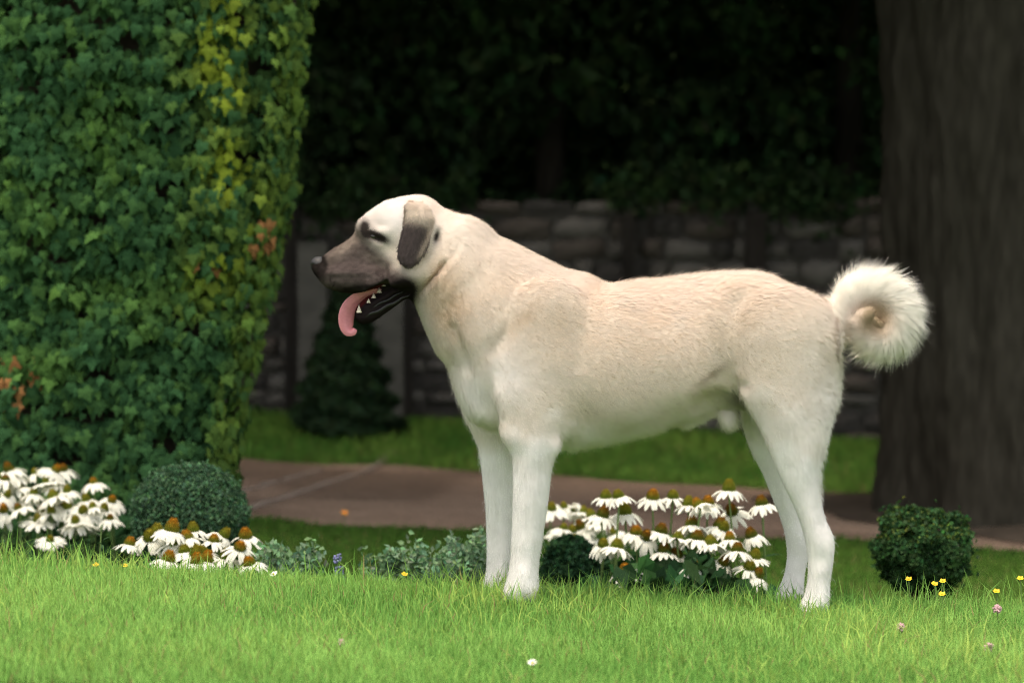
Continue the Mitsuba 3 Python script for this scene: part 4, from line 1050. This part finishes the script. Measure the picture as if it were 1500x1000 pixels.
mid_pts = [(425,190,g_,.8),(498,185,g_,.8),(697,192,o_,.8),(815,188,g_,.8),(1138,145,g_,.8),(1328,228,b_,.8),(905,235,g_,.8),(963,238,o_,.8),(1018,230,o_,.8),(1158,275,b_,.8),(535,278,g_,.8),(408,297,b_,.8),(925,352,b_,.8),(745,388,b_,.8),(662,420,b_,1.15),(843,430,g_,.8),(410,468,g_,1.15),(955,430,b_,.8),(1085,365,b_,.8),(1110,372,g_,.8),(1145,435,o_,.8),(1035,462,g_,.8),(1270,412,b_,1.15),(765,505,b_,.8),(835,535,b_,.8),(600,395,o_,.8),(490,480,g_,.8),(1190,500,b_,.8),(1105,575,b_,.8),(927,595,o_,1.15),(1255,602,g_,.8),(1305,652,b_,1.15),(540,615,o_,.8),(1290,540,g_,.35)]
clump(mid_pts, (780, 680), 3.947, 1.05, 'clump under dog', 'coneflowers under the dog', 3, True, 0.98)
far_pts = [(110,258,g_,.35),(185,250,g_,.35),(240,262,g_,.35),(295,278,g_,.35),(340,300,g_,.35),(180,372,g_,.8),(150,405,g_,.8),(230,385,g_,.8),(280,365,b_,.8),(312,410,g_,.8),(255,450,g_,.8),(370,350,g_,.8),(470,400,g_,.8),(560,425,g_,.8)]
clump(far_pts, (780, 680), 3.947, 2.0, 'blurred cluster by forelegs', 'blurred coneflowers right of the forelegs', 4, False, 1.1)
left_pts = [(40,100,b_,.8),(25,155,b_,1.15),(90,195,b_,.8),(180,115,g_,.8),(285,105,o_,.8),(325,100,b_,.8),(485,168,o_,.8),(345,212,g_,.8),(275,245,g_,.8),(170,225,g_,.8),(580,262,o_,.8),(445,258,g_,.8),(430,320,g_,.8),(350,298,g_,.8),(262,326,g_,.8),(210,320,b_,.8),(90,305,b_,.8),(10,308,o_,.8),(570,358,b_,.8),(255,470,g_,.35),(320,285,b_,.8),(240,165,g_,.35),(130,255,g_,.8),(390,370,g_,.8),(30,235,g_,.8),(300,180,g_,.8),(540,310,g_,.8),(190,365,g_,.35),(410,395,g_,.35),(-20,150,g_,.8),(-25,240,b_,.8),(480,300,g_,.8),(60,130,g_,.8)]
clump(left_pts, (0, 660), 3.571, 1.95, 'clump at left edge', 'coneflowers at the far left edge', 5, False, 1.12)
near_pts = [(672,490,o_,.8),(780,458,g_,.8),(815,432,g_,.8),(893,415,o_,.8),(1005,418,g_,.8),(975,462,o_,.8),(1115,472,o_,.8),(1165,445,g_,.8),(1280,450,o_,.8),(1250,510,o_,.8),(1300,592,o_,.8),(1075,575,o_,.8),(1055,540,g_,.8),(1025,585,o_,.8),(875,572,o_,.8),(905,482,g_,.8),(960,530,g_,.8),(1020,548,g_,.8),(1180,560,g_,.8)]
clump(near_pts, (0, 660), 3.571, 0.82, 'clump before round shrub', 'low coneflowers before the round shrub', 6, True, 1.05)
# leafy undergrowth of the flower bed
R = rng(131)
PP = []
for (px, y, sx, sy, n, top) in [(985, 1.05, 0.26, 0.18, 1500, 0.0), (850, 1.95, 0.2, 0.2, 700, -0.12), (60, 1.9, 0.36, 0.2, 1700, -0.10), (270, 0.85, 0.16, 0.12, 700, -0.05)]:
    x = at(px, 0, y)[0]
    q = np.stack([x + R.normal(0, sx, n), y + R.normal(0, sy, n), np.zeros(n)], 1)
    gz_ = ground_z(q[:, 0], q[:, 1]); hh = np.maximum(0.06, top - gz_) * np.exp(-((q[:, 0] - x) / (1.6 * sx)) ** 2)
    q[:, 2] = gz_ + R.uniform(0.02, 1, n) * hh; PP.append(q)
PP = np.vstack(PP)
v, f, c = leaf_cloud(PP, unit(R.normal(0, 0.5, PP.shape) + np.array([0, -0.3, 1.0])), 0.075, 132, (0.035, 0.085, 0.032), 0.25, LEAF, 0.4, 0.2)
scene['flower_bed_leaves'] = tree_mesh(v, f, 'leaf_mat', None, c)
labels['flower_bed_leaves'] = {'label': 'dark green leafy undergrowth of the flower bed', 'category': 'undergrowth', 'kind': 'stuff'}
# silvery ferny plants behind the lawn's brow
def ferny(px, y, w, h, seed, label):
    R = rng(seed); x = at(px, 0, y)[0]; zb = float(ground_z(x, y)); k = thing('silver_plant', label, 'plant'); n = 2600
    stems = []
    for j in range(14):
        a = R.random() * 6.28; r = w * R.random() ** 0.6
        stems.append(np.array([[x, y, zb], [x + 0.5 * r * math.cos(a), y + 0.5 * r * math.sin(a), zb + 0.6 * h], [x + r * math.cos(a), y + r * math.sin(a), zb + h * R.uniform(0.75, 1.0)]]))
        part(k, 'stem', mikit.ply(tube(stems[-1], [0.003, 0.0025, 0.0015], 5), 'stem_mat', smooth=True))
    i = R.integers(0, 14, n); t = R.uniform(0.3, 1, n)
    S = np.array(stems)[i]; p = np.where((t < 0.5)[:, None], S[:, 0] + (S[:, 1] - S[:, 0]) * (t * 2)[:, None], S[:, 1] + (S[:, 2] - S[:, 1]) * (t * 2 - 1)[:, None]) + R.normal(0, 0.014, (n, 3))
    v, f, c = leaf_cloud(p, unit(R.normal(0, 0.6, (n, 3)) + np.array([0, -0.5, 0.8])), 0.021, seed, (0.17, 0.285, 0.16), 0.15, LEAF, 0.4, -0.2)
    part(k, 'foliage', tree_mesh(v, f, 'leaf_mat', None, c), stuff=True)
ferny(640, 0.95, 0.16, 0.42, 141, 'silvery green ferny plant just left of the dog\'s forelegs')
ferny(570, 0.9, 0.10, 0.34, 142, 'lower silvery green ferny plant, second left of the forelegs')
ferny(425, 0.8, 0.10, 0.31, 143, 'low silvery green plant right of the low coneflowers')
ferny(690, 1.0, 0.09, 0.40, 144, 'silvery green ferny plant partly behind the dog\'s far foreleg')
# sprouting weed by the left clump, and a blue flower spike
def weed(px, py, y, label):
    top = at(px, py, y); zb = float(ground_z(top[0], y)); k = thing('weed', label, 'weed'); R = rng(151)
    part(k, 'stem', mikit.ply(tube([[top[0] + 0.01, y, zb], [top[0] - 0.006, y, (zb + top[2]) / 2], top], [0.003, 0.0025, 0.0015], 6), 'stem_mat', smooth=True))
    for i in range(12):
        t = 0.35 + 0.65 * i / 11; q = np.array([top[0] + 0.01 * (1 - t), y, zb + t * (top[2] - zb)]); a = i * 2.4
        ax_, ay_, az_ = frames(np.array([[0, 0, 1.0]]), unit(np.array([math.cos(a), math.sin(a), 0.5]))[None])
        v, f = scatter(LEAFP[0], LEAFP[1], q[None], ax_, ay_, az_, np.array([0.05 * (1.3 - t)]))
        part(k, 'leaf', mikit.ply((v, f), 'fleaf_mat', smooth=True))
weed(147, 772, 0.45, 'thin upright leafy weed before the far left coneflowers')
scene['blue_mat'] = diffuse(rgb(0.17, 0.18, 0.36), 0.7)
def spike(px, py, y):
    top = at(px, py, y); zb = float(ground_z(top[0], y)); k = thing('flower_spike', 'small blue flower spike behind the brow of the lawn', 'flower'); R = rng(152)
    part(k, 'stem', mikit.ply(tube([[top[0], y, zb], [top[0] - 0.012, y, top[2]]], [0.0025, 0.0015], 6), 'stem_mat', smooth=True))
    bl = []
    for i in range(40):
        t = R.random(); s = trimesh.creation.icosphere(subdivisions=0, radius=0.006 * (1.2 - 0.6 * t)); a = R.random() * 6.28
        bl.append((np.array(s.vertices) + top + np.array([0.009 * math.cos(a) - 0.012 * t, 0.009 * math.sin(a), -0.075 * (1 - t)]), np.array(s.faces)))
    part(k, 'florets', mikit.ply(join(bl), 'blue_mat', smooth=True), stuff=True)
spike(499, 812, 0.55)
# small flowers in the grass
scene['yellow_mat'] = diffuse(rgb(0.80, 0.52, 0.02), 0.5)
scene['orange_mat'] = diffuse(rgb(0.75, 0.28, 0.02), 0.5)
scene['white_mat'] = diffuse(rgb(0.80, 0.79, 0.74), 0.6)
scene['clover_mat'] = diffuse(rgb(0.52, 0.34, 0.36), 0.7)
def small_flower(px, py, y, kind, label, group=None):
    head = at(px, py, y); zb = float(ground_z(head[0], y)); R = rng(int(px * 7 + py)); head[2] = max(head[2], zb + 0.03)
    k = thing({'yellow': 'buttercup', 'white': 'daisy', 'clover': 'clover', 'orange': 'marigold'}[kind], label, 'flower', group)
    part(k, 'stem', mikit.ply(tube([[head[0] + 0.012, y, zb], [head[0] + 0.003, y, (zb + head[2]) / 2], head], [0.0016, 0.0014, 0.0014], 5), 'stem_mat', smooth=True))
    if kind == 'clover':
        ms = []
        for i in range(34):
            d = unit(R.normal(0, 1, 3)); s = trimesh.creation.icosphere(subdivisions=0, radius=1.0)
            ms.append((np.array(s.vertices) * 0.0028 + np.outer(np.array(s.vertices) @ d, d) * 0.003 + head + d * 0.0065, np.array(s.faces)))
        part(k, 'head', mikit.ply(join(ms), 'clover_mat', smooth=True))
        return
    np_, ln, wd, mat, cm = {'yellow': (5, 0.0065, 0.007, 'yellow_mat', 'yellow_mat'), 'white': (15, 0.008, 0.0036, 'white_mat', 'yellow_mat'), 'orange': (12, 0.014, 0.008, 'orange_mat', 'orange_mat')}[kind]
    up = unit(np.array([R.normal(0, 0.2), -0.55, 1.0])); a = unit(np.cross(up, [0, 1, 0.2])); b = np.cross(up, a); ms = []
    for i in range(np_):
        ang = 6.283 * i / np_; rd = a * math.cos(ang) + b * math.sin(ang); td = np.cross(up, rd); v, f = petal_mesh(i, ln, wd, -0.4)
        ms.append((head + (v[:, :1] + 0.002) * rd + v[:, 1:2] * td + v[:, 2:3] * up, f))
    part(k, 'petals', mikit.ply(join(ms), mat, smooth=True), stuff=True)
    s = trimesh.creation.icosphere(subdivisions=1, radius=0.0024); part(k, 'centre', mikit.ply((np.array(s.vertices) + head + up * 0.001, s.faces), cm, smooth=True))
for px, py, y, lab in [(1333, 849, 0.0, 'yellow buttercup leftmost before the bush at lower right'), (1371, 856, -0.05, 'lower yellow buttercup of the pair before the right bush'), (1383, 852, 0.0, 'upper yellow buttercup of the pair before the right bush'),
                       (1382, 871, -0.15, 'yellow buttercup lowest in the grass before the right bush'), (1462, 867, -0.1, 'yellow buttercup in the grass right of the bush'), (1497, 848, 0.0, 'yellow buttercup at the right edge of the picture'),
                       (592, 842, 0.05, 'tiny yellow buttercup left of the forelegs'), (139, 828, 0.0, 'small yellow buttercup in the grass under the far left clump'), (181, 829, 0.0, 'small yellow buttercup before the low coneflowers')]:
    small_flower(px, py, y, 'yellow', lab)
small_flower(400, 842, -0.02, 'white', 'small white daisy in the grass right of the low coneflowers')
small_flower(780, 992, -1.1, 'white', 'white daisy at the bottom middle of the lawn')
small_flower(499, 969, -0.98, 'clover', 'pale clover head low in the lawn left of centre')
small_flower(1322, 920, -0.55, 'clover', 'pale pink clover head in the lawn right of the hind paws')
small_flower(1463, 893, -0.35, 'clover', 'pale pink clover head near the right edge of the lawn')
small_flower(1452, 950, -0.8, 'clover', 'blurred pale clover head at the lower right corner')
small_flower(504, 752, 4.9, 'orange', 'single orange flower at the near edge of the path')
small_flower(357, 779, 3.2, 'orange', 'single orange flower behind the low coneflowers')

# ------------------------------------------------------------------ grass
def blades(n, seed, region, hmin, hmax, width, cols, dens=None, lean=0.35):
    R = rng(seed)
    x = R.uniform(region[0], region[1], n); y = R.uniform(region[2], region[3], n)
    keep = np.abs(x) < (y + CAM_D) * 0.235 + 0.15
    if dens is not None: keep &= R.random(n) < dens(x, y)
    x, y = x[keep], y[keep]; n = len(x)
    z = ground_z(x, y) - 0.004
    pat = meshkit.fbm(np.stack([x * 2.6, y * 2.6, 0 * x], 1), 3, seed)
    h = R.uniform(hmin, hmax, n) * (0.72 + 0.56 * pat); w = width * R.uniform(0.6, 1.25, n)
    a = R.random(n) * 2 * np.pi; l = lean * np.abs(R.normal(0, 1, n)) + 0.08
    d = np.stack([np.cos(a), np.sin(a), 0 * a], 1); s = np.stack([-np.sin(a), np.cos(a), 0 * a], 1)
    tw = R.normal(0, 0.9, n)[:, None]; s = s * np.cos(tw) + d * np.sin(tw)
    up = np.array([0, 0, 1.0]); b = np.stack([x, y, z], 1)
    m = b + (up * 0.55 + d * (0.30 * l)[:, None]) * h[:, None]
    t = b + (up * (1.0 - 0.22 * np.minimum(l, 1.6))[:, None] + d * (0.95 * l)[:, None]) * h[:, None]
    sw = s * w[:, None]
    V = np.stack([b - sw * 0.6, b + sw * 0.6, m - sw, m + sw, t], 1).reshape(-1, 3)
    F = (np.array([[0, 1, 3], [0, 3, 2], [2, 3, 4]])[None] + 5 * np.arange(n)[:, None, None]).reshape(-1, 3)
    k = R.random(n)[:, None]; pt = np.clip(pat[:, None] * 1.6 - 0.3 + R.normal(0, 0.25, (n, 1)), 0, 1)
    c = np.asarray(cols[0]) * (1 - pt) + np.asarray(cols[1]) * pt
    c = c * (0.75 + 0.5 * k); dry = R.random(n) < 0.035; c[dry] = np.array([0.26, 0.23, 0.10])
    nn = unit(np.array([0, 0, 1.0]) * 0.85 + d * 0.35 + R.normal(0, 0.22, (n, 3)))
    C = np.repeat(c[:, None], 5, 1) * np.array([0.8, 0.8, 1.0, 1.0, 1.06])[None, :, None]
    return V, F, np.repeat(nn, 5, 0), C.reshape(-1, 3)
def add_grass(key, label, args):
    parts_ = [blades(*a) for a in args]
    o = 0; Fs = []
    for q in parts_: Fs.append(q[1] + o); o += len(q[0])
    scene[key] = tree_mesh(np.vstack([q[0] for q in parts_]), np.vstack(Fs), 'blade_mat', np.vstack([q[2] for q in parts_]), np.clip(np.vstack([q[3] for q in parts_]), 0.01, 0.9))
    labels[key] = {'label': label, 'category': 'grass', 'kind': 'stuff'}
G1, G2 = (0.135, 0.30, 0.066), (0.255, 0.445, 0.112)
add_grass('lawn_grass', 'bright green lawn grass in the foreground round the dog\'s paws', [
    (150000, 161, (-1.8, 1.8, -1.5, 0.35), 0.030, 0.058, 0.0013, (G1, G2)),
    (11000, 162, (-1.8, 1.8, -1.4, 0.10), 0.05, 0.09, 0.0016, (G1, (0.33, 0.46, 0.11)), None, 0.6),
    (1500, 166, (-1.8, 1.8, -0.25, 0.25), 0.07, 0.12, 0.0016, (G1, (0.22, 0.40, 0.09)), None, 0.6),
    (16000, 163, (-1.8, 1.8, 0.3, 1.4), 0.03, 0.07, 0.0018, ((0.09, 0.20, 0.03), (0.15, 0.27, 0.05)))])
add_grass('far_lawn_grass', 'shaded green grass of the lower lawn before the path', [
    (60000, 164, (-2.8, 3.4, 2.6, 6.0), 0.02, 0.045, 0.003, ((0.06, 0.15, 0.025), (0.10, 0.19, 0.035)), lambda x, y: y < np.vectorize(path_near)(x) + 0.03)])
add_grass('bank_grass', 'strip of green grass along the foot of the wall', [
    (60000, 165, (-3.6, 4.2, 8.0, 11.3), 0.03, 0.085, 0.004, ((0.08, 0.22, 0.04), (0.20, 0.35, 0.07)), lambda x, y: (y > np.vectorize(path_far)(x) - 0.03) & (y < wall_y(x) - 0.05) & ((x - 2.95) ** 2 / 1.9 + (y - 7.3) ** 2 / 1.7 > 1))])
